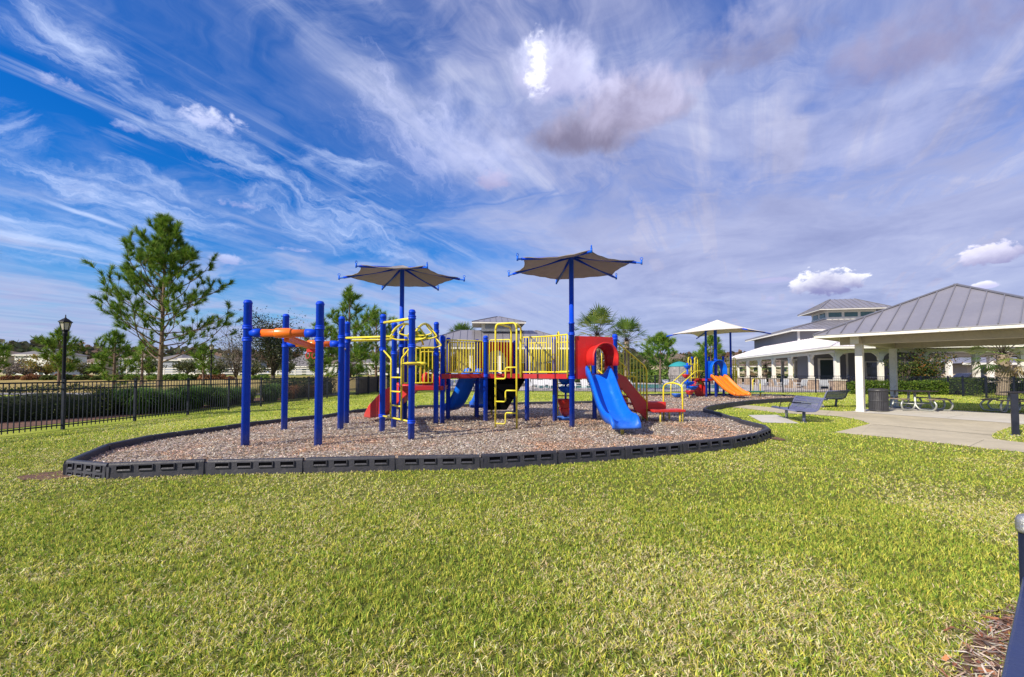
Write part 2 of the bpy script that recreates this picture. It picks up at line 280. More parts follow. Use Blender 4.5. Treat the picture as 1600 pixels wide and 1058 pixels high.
def ground_mats():
    # lawn
    m = bpy.data.materials.new('lawn_ground'); m.use_nodes = True; nt = m.node_tree; b = NB(nt); p = nt.nodes['Principled BSDF']
    tc = b.node('ShaderNodeTexCoord').outputs['Object']
    sp = b.node('ShaderNodeSeparateXYZ'); nt.links.new(tc, sp.inputs[0])
    n1 = b.noise(tc, 0.35, 7, 0.62, 0.4); n2 = b.noise(tc, 9.0, 6, 0.7); n3 = b.noise(tc, 60.0, 4, 0.7)
    f = b.m('ADD', b.m('MULTIPLY', n1, 0.5), b.m('ADD', b.m('MULTIPLY', n2, 0.3), b.m('MULTIPLY', n3, 0.25)))
    c = b.ramp(f, [(0.34, (0.11, 0.16, 0.02)), (0.48, (0.27, 0.34, 0.04)), (0.60, (0.43, 0.46, 0.08)), (0.74, (0.56, 0.48, 0.20))])
    # dry winter turf on the rise beyond the left fence
    fx = b.m('ADD', sp.outputs[0], b.m('MULTIPLY', b.m('SUBTRACT', n1, 0.5), 3.0))
    dry = b.m('MULTIPLY', b.ss(fx, -11.5, -14.0), b.ss(b.m('ADD', sp.outputs[1], b.m('MULTIPLY', n2, 2.0)), 30, 33))
    c = b.mix(dry, c, b.ramp(f, [(0.35, (0.20, 0.19, 0.06)), (0.52, (0.36, 0.27, 0.10)), (0.7, (0.46, 0.34, 0.14))]))
    far = b.ss(sp.outputs[1], 58, 74); far = b.m('MULTIPLY', far, b.ss(n1, 0.40, 0.55)); c = b.mix(far, c, (0.20, 0.25, 0.05))
    # ground close by is darkened to a thatch tone, for dark gaps between tufts
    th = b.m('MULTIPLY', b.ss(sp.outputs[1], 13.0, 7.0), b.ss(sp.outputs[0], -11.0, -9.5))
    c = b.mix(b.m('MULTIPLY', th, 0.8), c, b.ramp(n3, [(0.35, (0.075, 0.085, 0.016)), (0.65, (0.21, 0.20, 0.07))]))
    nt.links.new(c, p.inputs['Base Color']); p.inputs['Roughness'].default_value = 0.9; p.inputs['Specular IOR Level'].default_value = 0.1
    bp = b.node('ShaderNodeBump'); bp.inputs['Strength'].default_value = 0.7; bp.inputs['Distance'].default_value = 0.04
    nt.links.new(b.m('ADD', n2, n3), bp.inputs['Height']); nt.links.new(bp.outputs[0], p.inputs['Normal']); MAT['lawn'] = m
    # mulch
    m = bpy.data.materials.new('mulch_bed'); m.use_nodes = True; nt = m.node_tree; b = NB(nt); p = nt.nodes['Principled BSDF']
    tc = b.node('ShaderNodeTexCoord').outputs['Object']
    cols = []
    for i, (rot, sc) in enumerate(((0.4, (10, 34, 1)), (2.0, (34, 11, 1)), (1.2, (12, 30, 1)))):
        mp = b.node('ShaderNodeMapping'); nt.links.new(tc, mp.inputs[0]); mp.inputs['Rotation'].default_value = (0, 0, rot); mp.inputs['Scale'].default_value = sc
        v = b.node('ShaderNodeTexVoronoi'); nt.links.new(mp.outputs[0], v.inputs['Vector']); v.inputs['Scale'].default_value = 1.0
        s = b.node('ShaderNodeSeparateColor'); nt.links.new(v.outputs['Color'], s.inputs[0]); cols.append((s.outputs[0], v.outputs['Distance']))
    pick = b.noise(tc, 20, 2); w1 = b.ss(pick, 0.44, 0.46); w2 = b.ss(pick, 0.54, 0.56)
    g = b.m('ADD', b.m('MULTIPLY', cols[0][0], b.m('SUBTRACT', 1, w1)), b.m('ADD', b.m('MULTIPLY', cols[1][0], b.m('SUBTRACT', w1, w2)), b.m('MULTIPLY', cols[2][0], w2)))
    big = b.noise(tc, 0.7, 5, 0.6, 0.5)
    c = b.ramp(g, [(0.0, (0.05, 0.032, 0.024)), (0.25, (0.23, 0.17, 0.13)), (0.55, (0.39, 0.315, 0.255)), (0.8, (0.53, 0.45, 0.385)), (1.0, (0.70, 0.63, 0.56))])
    c = b.mix(b.ss(big, 0.54, 0.68), c, (0.30, 0.165, 0.085), 'MIX') if False else b.mix(b.m('MULTIPLY', b.ss(big, 0.52, 0.68), 0.5), c, (0.27, 0.14, 0.07))
    nt.links.new(c, p.inputs['Base Color']); p.inputs['Roughness'].default_value = 0.9; p.inputs['Specular IOR Level'].default_value = 0.15
    bp = b.node('ShaderNodeBump'); bp.inputs['Strength'].default_value = 0.9; bp.inputs['Distance'].default_value = 0.03
    nt.links.new(b.m('ADD', g, b.noise(tc, 30, 4)), bp.inputs['Height']); nt.links.new(bp.outputs[0], p.inputs['Normal']); MAT['mulch'] = m
ground_mats()
CONC = mat('light_concrete', (0.48, 0.42, 0.30), 0.85, 0.14, 0.9, 0.3, 60, col2=(0.37, 0.315, 0.215))
CONC2 = mat('new_slab_concrete', (0.55, 0.52, 0.47), 0.85, 0.08, 1.2, 0.2, 60, col2=(0.48, 0.45, 0.40))
CONCG = mat('grey_asphalt_path', (0.24, 0.225, 0.23), 0.9, 0.12, 2, 0.3, 50)
DECK = mat('pale_pool_pavers', (0.46, 0.42, 0.42), 0.8, 0.12, 2.5, 0.2, 30)
WATER = mat('pool_water', (0.10, 0.42, 0.52), 0.08, 0.1, 3, 0.2, 8, spec=0.6)
BEDM = mat('brown_bark_bed', (0.15, 0.075, 0.05), 0.95, 0.45, 8, 0.9, 30)

# ------------------------------------------------------------------ mesh helpers
class MB:
    def __init__(s): s.v = []; s.f = []; s.sm = []; s.mi = {}; s.mat2 = None
    def second(s): s.m0 = len(s.f)      # faces added from here take the second material
    def add(s, vs, fs, smooth=False):
        o = len(s.v); s.v.extend([tuple(v) for v in vs]); s.f.extend([tuple(i + o for i in f) for f in fs]); s.sm.extend([smooth] * len(fs)); return s
    def box(s, x0, x1, y0, y1, z0, z1, M=None):
        vs = [Vector(p) for p in ((x0, y0, z0), (x1, y0, z0), (x1, y1, z0), (x0, y1, z0), (x0, y0, z1), (x1, y0, z1), (x1, y1, z1), (x0, y1, z1))]
        if M: vs = [M @ v for v in vs]
        return s.add(vs, [(3, 2, 1, 0), (4, 5, 6, 7), (0, 1, 5, 4), (1, 2, 6, 5), (2, 3, 7, 6), (3, 0, 4, 7)])
    def bar(s, a, b, w, h, up=(0, 0, 1)):
        a, b = Vector(a), Vector(b); d = (b - a).normalized(); up = Vector(up)
        if abs(d.dot(up)) > 0.99: up = Vector((0, 1, 0))
        sx = d.cross(up).normalized(); uz = sx.cross(d).normalized(); vs = []
        for p in (a, b):
            for i, j in ((-1, -1), (1, -1), (1, 1), (-1, 1)): vs.append(p + sx * (w / 2 * i) + uz * (h / 2 * j))
        return s.add(vs, [(0, 1, 2, 3), (7, 6, 5, 4), (0, 4, 5, 1), (1, 5, 6, 2), (2, 6, 7, 3), (3, 7, 4, 0)])
    def tube(s, pts, r, n=10, cap=True, closed=False):
        pts = [Vector(p) for p in pts]; m = len(pts); rs = r if isinstance(r, (list, tuple)) else [r] * m
        T = []
        for i in range(m):
            if closed: t = pts[(i + 1) % m] - pts[i - 1]
            else: t = pts[min(i + 1, m - 1)] - pts[max(i - 1, 0)]
            T.append(t.normalized() if t.length > 1e-9 else Vector((0, 0, 1)))
        ref = Vector((0, 0, 1)) if abs(T[0].z) < 0.9 else Vector((1, 0, 0)); N = T[0].cross(ref).normalized(); vs = []
        for i in range(m):
            N = (N - T[i] * N.dot(T[i]))
            N = N.normalized() if N.length > 1e-6 else T[i].orthogonal().normalized()
            B = T[i].cross(N)
            for k in range(n):
                a = 2 * math.pi * k / n; vs.append(pts[i] + (N * math.cos(a) + B * math.sin(a)) * rs[i])
        fs = []
        for i in range(m if closed else m - 1):
            j = (i + 1) % m
            for k in range(n): k2 = (k + 1) % n; fs.append((i * n + k, i * n + k2, j * n + k2, j * n + k))
        s.add(vs, fs, True)
        if cap and not closed:
            o = len(s.v) - len(vs); s.f.append(tuple(o + k for k in reversed(range(n)))); s.sm.append(False)
            s.f.append(tuple(o + (m - 1) * n + k for k in range(n))); s.sm.append(False)
        return s
    def lathe(s, c, prof, n=20, M=None, smooth=True):
        c = Vector(c); vs = []
        for r, z in prof:
            for k in range(n):
                a = 2 * math.pi * k / n; p = Vector((r * math.cos(a), r * math.sin(a), z)); vs.append((M @ p if M else p) + c)
        fs = []
        for i in range(len(prof) - 1):
            for k in range(n): k2 = (k + 1) % n; fs.append((i * n + k, i * n + k2, (i + 1) * n + k2, (i + 1) * n + k))
        s.add(vs, fs, smooth)
        o = len(s.v) - len(vs)
        if prof[0][0] > 1e-4: s.f.append(tuple(o + k for k in reversed(range(n)))); s.sm.append(False)
        if prof[-1][0] > 1e-4: s.f.append(tuple(o + (len(prof) - 1) * n + k for k in range(n))); s.sm.append(False)
        return s
    def loft(s, rings, closed_ring=True, cap=True, smooth=True):
        n = len(rings[0]); vs = [p for r in rings for p in r]; fs = []
        for i in range(len(rings) - 1):
            for k in range(n if closed_ring else n - 1): k2 = (k + 1) % n; fs.append((i * n + k, i * n + k2, (i + 1) * n + k2, (i + 1) * n + k))
        s.add(vs, fs, smooth)
        if cap and closed_ring:
            o = len(s.v) - len(vs); s.f.append(tuple(o + k for k in reversed(range(n)))); s.sm.append(False)
            s.f.append(tuple(o + (len(rings) - 1) * n + k for k in range(n))); s.sm.append(False)
        return s
    def prism(s, poly, z0, z1, M=None):
        n = len(poly); vs = [Vector((x, y, z0)) for x, y in poly] + [Vector((x, y, z1)) for x, y in poly]
        if M: vs = [M @ v for v in vs]
        return s.add(vs, [tuple(reversed(range(n))), tuple(range(n, 2 * n))] + [(i, (i + 1) % n, n + (i + 1) % n, n + i) for i in range(n)])
    def build(s, name, m, parent=None, bevel=0.0, loc=None):
        me = bpy.data.meshes.new(name); me.from_pydata(s.v, [], s.f); me.polygons.foreach_set('use_smooth', s.sm); me.materials.append(m)
        if s.mat2:
            me.materials.append(s.mat2); me.polygons.foreach_set('material_index', [1 if i >= s.m0 else 0 for i in range(len(s.f))])
        me.update()
        o = bpy.data.objects.new(name, me); COL.objects.link(o)
        if parent: o.parent = parent
        if loc is not None: o.location = loc
        if bevel:
            bv = o.modifiers.new('bevel', 'BEVEL'); bv.width = bevel; bv.segments = 2; bv.limit_method = 'ANGLE'; bv.angle_limit = R(50)
        return o
def tag(o, label=None, cat=None, group=None, kind=None):
    if label: o['label'] = label
    if cat: o['category'] = cat
    if group: o['group'] = group
    if kind: o['kind'] = kind
    return o
def empty(name, loc=(0, 0, 0), rz=0.0, label=None, cat=None, group=None):
    o = bpy.data.objects.new(name, None); COL.objects.link(o); o.location = loc; o.rotation_euler = (0, 0, rz); o.empty_display_size = 0.2
    return tag(o, label, cat, group)
def dup(o, loc=None, rz=None, parent=None, scale=None, label=None):
    c = o.copy(); COL.objects.link(c)
    if parent: c.parent = parent
    if loc is not None: c.location = loc
    if rz is not None: c.rotation_euler = (0, 0, rz)
    if scale is not None: c.scale = scale if isinstance(scale, tuple) else (scale,) * 3
    if label: c['label'] = label
    for ch in list(o.children): dup(ch, parent=c)
    return c
def fil(pts, rad, seg=5):
    """round the corners of a polyline"""
    pts = [Vector(p) for p in pts]; out = [pts[0]]
    for i in range(1, len(pts) - 1):
        a, p, c = pts[i - 1], pts[i], pts[i + 1]; r = min(rad, (a - p).length * 0.49, (c - p).length * 0.49)
        p0 = p + (a - p).normalized() * r; p1 = p + (c - p).normalized() * r
        for k in range(seg + 1): t = k / seg; out.append(p0 * (1 - t) ** 2 + p * 2 * t * (1 - t) + p1 * t * t)
    out.append(pts[-1]); return out
def np_mesh(name, V, T, C, m, parent=None):
    V = np.asarray(V, np.float32); T = np.asarray(T, np.int32); me = bpy.data.meshes.new(name)
    me.vertices.add(len(V)); me.vertices.foreach_set('co', V.ravel()); me.loops.add(T.size); me.loops.foreach_set('vertex_index', T.ravel())
    me.polygons.add(len(T)); me.polygons.foreach_set('loop_start', np.arange(0, T.size, 3, dtype=np.int32)); me.polygons.foreach_set('loop_total', np.full(len(T), 3, np.int32))
    me.update(calc_edges=True)
    if C is not None:
        C = np.asarray(C, np.float32); C = np.concatenate([C, np.ones((len(C), 1), np.float32)], 1)
        a = me.color_attributes.new('col', 'FLOAT_COLOR', 'POINT'); a.data.foreach_set('color', C.ravel())
    me.materials.append(m); me.validate(); o = bpy.data.objects.new(name, me); COL.objects.link(o)
    if parent: o.parent = parent
    return o
def pip(P, poly):
    x, y = P[:, 0], P[:, 1]; ins = np.zeros(len(P), bool); n = len(poly)
    for i in range(n):
        x0, y0 = poly[i][0], poly[i][1]; x1, y1 = poly[i - 1][0], poly[i - 1][1]
        c = ((y0 > y) != (y1 > y)) & (x < (x1 - x0) * (y - y0) / ((y1 - y0) if y1 != y0 else 1e-9) + x0); ins ^= c
    return ins
def vnoise(P, s, seed=0):
    """smooth value noise on the plane"""
    P = P[:, :2] * s + 100 + seed * 17.3; i = np.floor(P).astype(np.int64); f = P - i; f = f * f * (3 - 2 * f)
    def h(a, b): v = np.sin(a * 127.1 + b * 311.7 + seed * 3.3) * 43758.5453; return v - np.floor(v)
    a, b, c, d = h(i[:, 0], i[:, 1]), h(i[:, 0] + 1, i[:, 1]), h(i[:, 0], i[:, 1] + 1), h(i[:, 0] + 1, i[:, 1] + 1)
    return (a * (1 - f[:, 0]) + b * f[:, 0]) * (1 - f[:, 1]) + (c * (1 - f[:, 0]) + d * f[:, 0]) * f[:, 1]
def unit(A): return A / np.maximum(np.linalg.norm(A, axis=1, keepdims=True), 1e-9)
def leaves(C, size, cols, aspect=0.5, flat=0.0, out=None):
    """one folded leaf (two triangles) per centre C; returns V, T, colours"""
    n = len(C); d = unit(rng.normal(size=(n, 3)) + (out if out is not None else 0)); d[:, 2] *= (1 - flat); d = unit(d)
    s = unit(np.cross(d, rng.normal(size=(n, 3)))); L = (size * rng.uniform(0.6, 1.3, n))[:, None]
    V = np.stack([C - d * L * 0.5, C + s * L * aspect * 0.5, C + d * L * 0.5, C - s * L * aspect * 0.5], 1).reshape(-1, 3)
    b = np.arange(n)[:, None] * 4; T = np.concatenate([b + [0, 1, 2], b + [0, 2, 3]], 0); return V, T, np.repeat(cols, 4, 0)
def pick(cols, n, w=None, jit=0.18):
    cols = np.array(cols); i = rng.choice(len(cols), n, p=w); return np.clip(cols[i] * (1 + rng.normal(size=(n, 1)) * jit) * (1 + rng.normal(size=(n, 3)) * 0.05), 0.003, 0.95)
# ------------------------------------------------------------------ ground
def hgt(x, y):
    def s(v): v = min(1, max(0, v)); return v * v * (3 - 2 * v)
    a = s((y - 30) / 50) * s((-11.5 - x) / 8) * 1.15
    return max(a, 1.15 * s((y - 85) / 40))
def build_ground():
    xs = sorted(set(list(range(-900, -100, 100)) + list(range(-100, 101, 4)) + list(range(100, 901, 100))))
    ys = sorted(set(list(range(-60, 0, 10)) + list(range(0, 141, 4)) + list(range(160, 400, 40)) + [500, 700, 1000, 1400]))
    vs = [(x, y, hgt(x, y)) for y in ys for x in xs]; n = len(xs); fs = [(j * n + i, j * n + i + 1, (j + 1) * n + i + 1, (j + 1) * n + i) for j in range(len(ys) - 1) for i in range(n - 1)]
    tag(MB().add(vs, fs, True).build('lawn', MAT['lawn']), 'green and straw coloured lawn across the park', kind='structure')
build_ground()
def sheet(name, pts, z, m, label, th=0.0):
    mb = MB()
    if th: mb.prism([(p[0], p[1]) for p in pts], z - th, z)
    else: mb.add([(p[0], p[1], z) for p in pts], [tuple(range(len(pts)))])
    o = mb.build(name, m)
    if o.data.polygons[0].normal.z < 0 and not th: o.data.flip_normals()
    return tag(o, label, kind='structure')

# ---- border outline (top outer edge), photo points at z = .2
BZ = 0.215
FR = [(98, 743), (165, 749.5), (320, 743), (474.5, 740), (619, 736.5), (751.6, 734), (872.6, 726), (978, 718.6), (1068, 710.5), (1146.5, 701.6), (1184, 694), (1205, 684)]
front = [at(x, y, 0.0) for x, y in FR]
BK = [(1190, 661), (1162, 655), (1129, 644.7), (1103, 638.6), (1107, 634.5), (1133, 629.7), (1178, 624.4), (1259, 620.0), (1240, 616.8), (1176, 615.0), (1120, 614.6), (1060, 614.8), (1000, 615.5), (925, 626), (828, 627.6), (749, 630.5), (650, 633.6), (600, 635), (550, 640), (500, 647.7), (450, 652.4), (400, 657.5), (350, 664), (310, 669), (271, 674), (233, 679.5), (160, 694)]
back = [at(x, y, BZ) for x, y in BK]
back[0] = at(1199, 664, BZ)
OUT = [Vector((p.x, p.y, 0)) for p in front] + [Vector((p.x, p.y, 0)) for p in back]
def resample(poly, step):
    out = []; n = len(poly)
    for i in range(n):
        a, b = poly[i], poly[(i + 1) % n]; L = (b - a).length; k = max(1, round(L / step))
        for j in range(k): out.append(a.lerp(b, j / k))
    return out
keep = len(front)
SEG = list(OUT[:keep])
tail = OUT[keep - 1:] + [OUT[0]]
for i in range(len(tail) - 1):
    a, b = tail[i], tail[i + 1]; L = (b - a).length; k = max(1, round(L / 1.33))
    for j in range(k):
        if i + j > 0: SEG.append(a.lerp(b, j / k))
NS = len(SEG)
cen = sum((Vector(p) for p in SEG), Vector()) / NS
area = sum(SEG[i - 1].x * SEG[i].y - SEG[i].x * SEG[i - 1].y for i in range(NS)); CCW = 1 if area > 0 else -1
MULCHZ = 0.10
def inset(poly, d):
    out = []; n = len(poly)
    for i in range(n):
        a, p, c = poly[i - 1], poly[i], poly[(i + 1) % n]
        n1 = (p - a).normalized(); n2 = (c - p).normalized(); N = Vector((-(n1.y + n2.y), n1.x + n2.x, 0)) * CCW
        N = N.normalized() if N.length > 1e-6 else Vector((0, 0, 0)); out.append(p + N * d)
    return out
INN = inset(SEG, 0.06)
mb = MB().add([(p.x, p.y, MULCHZ) for p in INN], [tuple(range(NS))]); mo = mb.build('mulch_ground', MAT['mulch'])
if mo.data.polygons[0].normal.z < 0: mo.data.flip_normals()
import bmesh
def triangulate(o):
    bm = bmesh.new(); bm.from_mesh(o.data); bmesh.ops.triangulate(bm, faces=bm.faces[:]); bm.to_mesh(o.data); bm.free()
triangulate(mo); tag(mo, 'shredded wood mulch covering the playground bed', kind='structure')

def border_piece(L, holes=True, rows=1):
    """hollow plastic timber: outer face with pockets, rounded top, length along +X, outside is -Y"""
    mb = MB(); g = 0.022; H = BZ; T = 0.10
    prof = [(0.0, -0.03), (0.004, 0.03), (0.012, H - 0.03), (0.022, H - 0.008), (0.04, H), (T - 0.012, H - 0.004), (T, H - 0.02), (T, -0.03)]
    rings = [[Vector((x, y, z)) for y, z in prof] for x in (g, L - g)]
    mb.loft(rings, True, True, False)
    mb.box(-0.03, g, 0.018, 0.09, -0.03, H - 0.05); mb.box(L - g, L + 0.03, 0.018, 0.09, -0.03, H - 0.05)
    return mb
def border_pockets(L, rows, parent):
    """recessed slots with a raised lip, each one a part"""
    n = 4
    for r in range(rows):
        z0, z1 = (0.110, 0.172) if r == 0 else (0.015, 0.055)
        for k in range(n):
            c = L * (0.17 + 0.66 * k / (n - 1)); w = L * 0.135 * (1 if rows == 1 else 0.8); t = 0.010; m = MB()
            o = [(c - w / 2 - t, -.009, z0 - t), (c + w / 2 + t, -.009, z0 - t), (c + w / 2 + t, -.005, z1 + t), (c - w / 2 - t, -.005, z1 + t)]; i = [(c - w / 2, -.010, z0), (c + w / 2, -.010, z0), (c + w / 2, -.006, z1), (c - w / 2, -.006, z1)]
            back_ = [(x, .012, z) for x, y, z in o]; ins = [(c - w / 2 + .008, .0015, z0 + .016), (c + w / 2 - .008, .0015, z0 + .016), (c + w / 2, .002, z1), (c - w / 2, .002, z1)]
            m.add(o + i + back_ + ins, [(q, (q + 1) % 4, 4 + (q + 1) % 4, 4 + q) for q in range(4)] + [(8 + q, 8 + (q + 1) % 4, (q + 1) % 4, q) for q in range(4)] + [(4, 5, 13, 12)]); m.second(); m.mat2 = HOLE
            m.add(i + ins, [(4, 5, 6, 7), (1, 2, 6, 5), (2, 3, 7, 6), (3, 0, 4, 7)]); m.build('slot', BORD, parent)
ORD = ['short corner timber at the left tip of the mulch bed with two rows of slots', 'first full front timber just right of the short corner timber, slots painted with shade', 'front border timber directly below the leftmost tall blue post', 'front border timber below the second tall blue post of the orange bar', 'front border timber in the middle of the curb, below the yellow-ringed blue post', 'front border timber below the yellow pole ladder', 'front border timber below the first blue umbrella mast on the right', 'front border timber below the foot of the blue double slide', 'front border timber below the red transfer step', 'dark front border timber beginning the curve at the right end', 'short dark timber at the right bend of the mulch bed']
for i in range(NS):
    a, b = SEG[i], SEG[(i + 1) % NS]; L = (b - a).length; d = (b - a).normalized()
    ang = math.atan2(d.y, d.x)
    if CCW < 0: a, b = b, a; ang += math.pi
    front_i = i < keep - 1
    o = border_piece(L).build('border_timber', BORD, loc=(a.x, a.y, random.uniform(-.008, .004))); o.rotation_euler = (random.uniform(-.03, .03), random.uniform(-.006, .006), ang + random.uniform(-.008, .008))
    if i < keep + 2:
        border_pockets(L, 2 if i == 0 else 1, o)
    if front_i: tag(o, ORD[i], 'border timber', 'charcoal plastic timbers edging the mulch')
    else:
        mx, my = (a.x + b.x) / 2, (a.y + b.y) / 2
        w_ = 'on the left side, between the left tip and the leftmost blue posts' if mx < -5 else 'on the back left edge, behind the orange overhead bars' if mx < -2.6 and my < 19 else 'on the back edge, seen below the bridge and decks' if mx < 5 and my > 14 else 'on the far edge, behind the small play structure' if my > 24 else 'on the notched right edge, beside the nearer bench'
        tag(o, 'dark timber ' + w_, 'border timber', 'charcoal plastic timbers ' + w_.split(',')[0])

# ---- concrete
PATH = [at(*p) for p in [(1139, 636), (1108, 636), (1123, 631.6), (1145, 631.0), (1180, 634.4), (1206, 637), (1240, 638.6), (1270, 640), (1315, 643.2), (1339, 642), (1430, 640), (1700, 650), (1800, 672), (1700, 665), (1600, 664), (1580, 667), (1556, 676), (1549, 682), (1553, 686), (1571, 688.8), (1600, 692), (1800, 715), (1800, 733), (1700, 719), (1600, 707.5), (1542.5, 701.7), (1485, 694.5), (1399, 685), (1345, 680), (1303, 676), (1330, 670), (1359, 662.5), (1342, 656.5), (1315, 651.5), (1270, 648), (1217.5, 645.5), (1180, 640.5)]]
o = sheet('concrete_path', PATH, 0.008, CONC, 'tan concrete walk widening into a plaza'); triangulate(o)
if sum(p.normal.z for p in o.data.polygons) < 0: o.data.flip_normals()
SLAB = [at(*p) for p in [(1330, 644), (1583, 662), (1760, 676), (1790, 655), (1600, 648.5), (1470, 640), (1385, 634.5)]]
sheet('pavilion_slab', SLAB, 0.014, CONC2, 'paler concrete slab below the picnic pavilion')
PAD1 = [at(*p) for p in [(1169, 649), (1214, 648.7), (1249, 662.3), (1191, 660.8)]]; sheet('bench_pad', PAD1, 0.012, CONC2, 'small concrete pad below the nearer bench')
PAD2 = [at(*p) for p in [(1268, 631.7), (1285, 631.5), (1290, 637), (1268, 637.5)]]; sheet('bench_pad', PAD2, 0.013, CONC2, 'small concrete pad below the farther bench')
for a_, b_ in (((1480, 653.5), (1505, 648.5)), ((1513, 699.5), (1538, 688)), ((1372, 645.8), (1400, 641.0)), ((1344, 679.5), (1362, 663.5)), ((1362, 663.5), (1551, 681)), ((1225, 646.4), (1232, 638.3)), ((1290, 649.8), (1298, 642))):     # tooled joints
    p, q = at(*a_), at(*b_); sheet('slab_joint', [p, q, q + Vector((0.02, 0.02, 0)), p + Vector((0.02, 0.02, 0))], 0.0165, HOLE, 'dark tooled joint line in the concrete')
sheet('pool_deck', [(-9.8, 38), (24.6, 34), (25.2, 35.2), (60, 30), (60, 75), (-9, 75)], 0.02, DECK, 'pale paved deck round the pool')
sheet('pool_water', [(2.5, 45), (22.5, 43), (26, 58), (2.5, 62)], 0.026, WATER, 'pale blue water of the swimming pool')
sheet('side_road', [(-80, 31), (-13.2, 31), (-11.8, 33), (-11.8, 36), (-80, 34.2)], 0.012, CONCG, 'grey path behind the left fence') if False else None
mbp = MB(); xs_ = [-90, -70, -50, -40, -32, -26, -20, -16, -13, -11.2]
vs = []; 
for x in xs_: vs += [(x, 29.4 + (-x) * 0.02, hgt(x, 29.6) + 0.03), (x, 31.6 + (-x) * 0.02, hgt(x, 31.8) + 0.05)]
mbp.add(vs, [(2 * i, 2 * i + 2, 2 * i + 3, 2 * i + 1) for i in range(len(xs_) - 1)]); tag(mbp.build('grey_path', CONCG), 'grey path running behind the left fence', kind='structure')
sheet('parking_lot', [(36, 50), (90, 44), (120, 75), (40, 75)], 0.03, CONCG, 'grey parking lot beyond the pavilion')
def blobpoly(c, rx, ry, n=22, j=0.12): return [(c[0] + rx * math.cos(2 * math.pi * k / n) * (1 + random.uniform(-j, j)), c[1] + ry * math.sin(2 * math.pi * k / n) * (1 + random.uniform(-j, j))) for k in range(n)]
STRAW = [at(*p) for p in [(1500, 1070), (1492, 1040), (1512, 1012), (1528, 990), (1550, 972), (1585, 960), (1640, 955), (1720, 1000), (1760, 1110), (1600, 1180), (1480, 1120)]]
sheet('pine_straw_bed', STRAW, 0.012, BEDM, 'brown pine straw and bark at the lower right corner')
sheet('planting_bed', [(-16.6, 8), (-13.0, 8), (-12.5, 15.5), (-12.4, 21), (-12.1, 28), (-13.6, 28.6), (-17, 22), (-17.5, 14)], 0.012, BEDM, 'brown bark bed below the shrubs behind the left fence')
tipb = at(88, 738); sheet('bare_soil', blobpoly((SEG[0].x - 0.1, SEG[0].y - 0.02), 0.42, 0.30), 0.010, BEDM, 'bare soil beside the left tip of the border')
tipb = SEG[keep - 1]; sheet('bare_soil', blobpoly((tipb.x + 0.0, tipb.y - 0.05), 0.16, 0.42), 0.0105, BEDM, 'bare soil beside the right bend of the border')

# ------------------------------------------------------------------ grass and chips
def scatter(ymin, ymax, dens, half=1.36, extra=0.6):
    n = int(dens * half * (ymax ** 2 - ymin ** 2)); y = np.sqrt(rng.uniform(ymin ** 2, ymax ** 2, n)); x = rng.uniform(-1, 1, n) * (half * y + extra); return np.stack([x, y], 1)
def outside(P):
    k = ~pip(P, [(p.x, p.y) for p in inset(SEG, -0.01)])
    for poly in (PATH, SLAB, PAD1, PAD2): k &= ~pip(P, poly)
    k &= ~(pip(P, STRAW) & (rng.random(len(P)) < 0.74))
    soil = ((P[:, 0] - SEG[0].x + 0.1) ** 2 / 0.16 + (P[:, 1] - SEG[0].y + 0.02) ** 2 / 0.085 < 1) | ((P[:, 0] - tipb.x - 0.05) ** 2 / 0.08 + (P[:, 1] - tipb.y + 0.15) ** 2 / 0.5 < 1)
    k &= ~(soil & (rng.random(len(P)) < 0.85)); return P[k]
GCOL = dict(g=(0.22, 0.335, 0.042), y=(0.62, 0.585, 0.11), l=(0.43, 0.495, 0.075), s=(0.74, 0.63, 0.36), r=(0.60, 0.45, 0.27), d=(0.06, 0.11, 0.015))
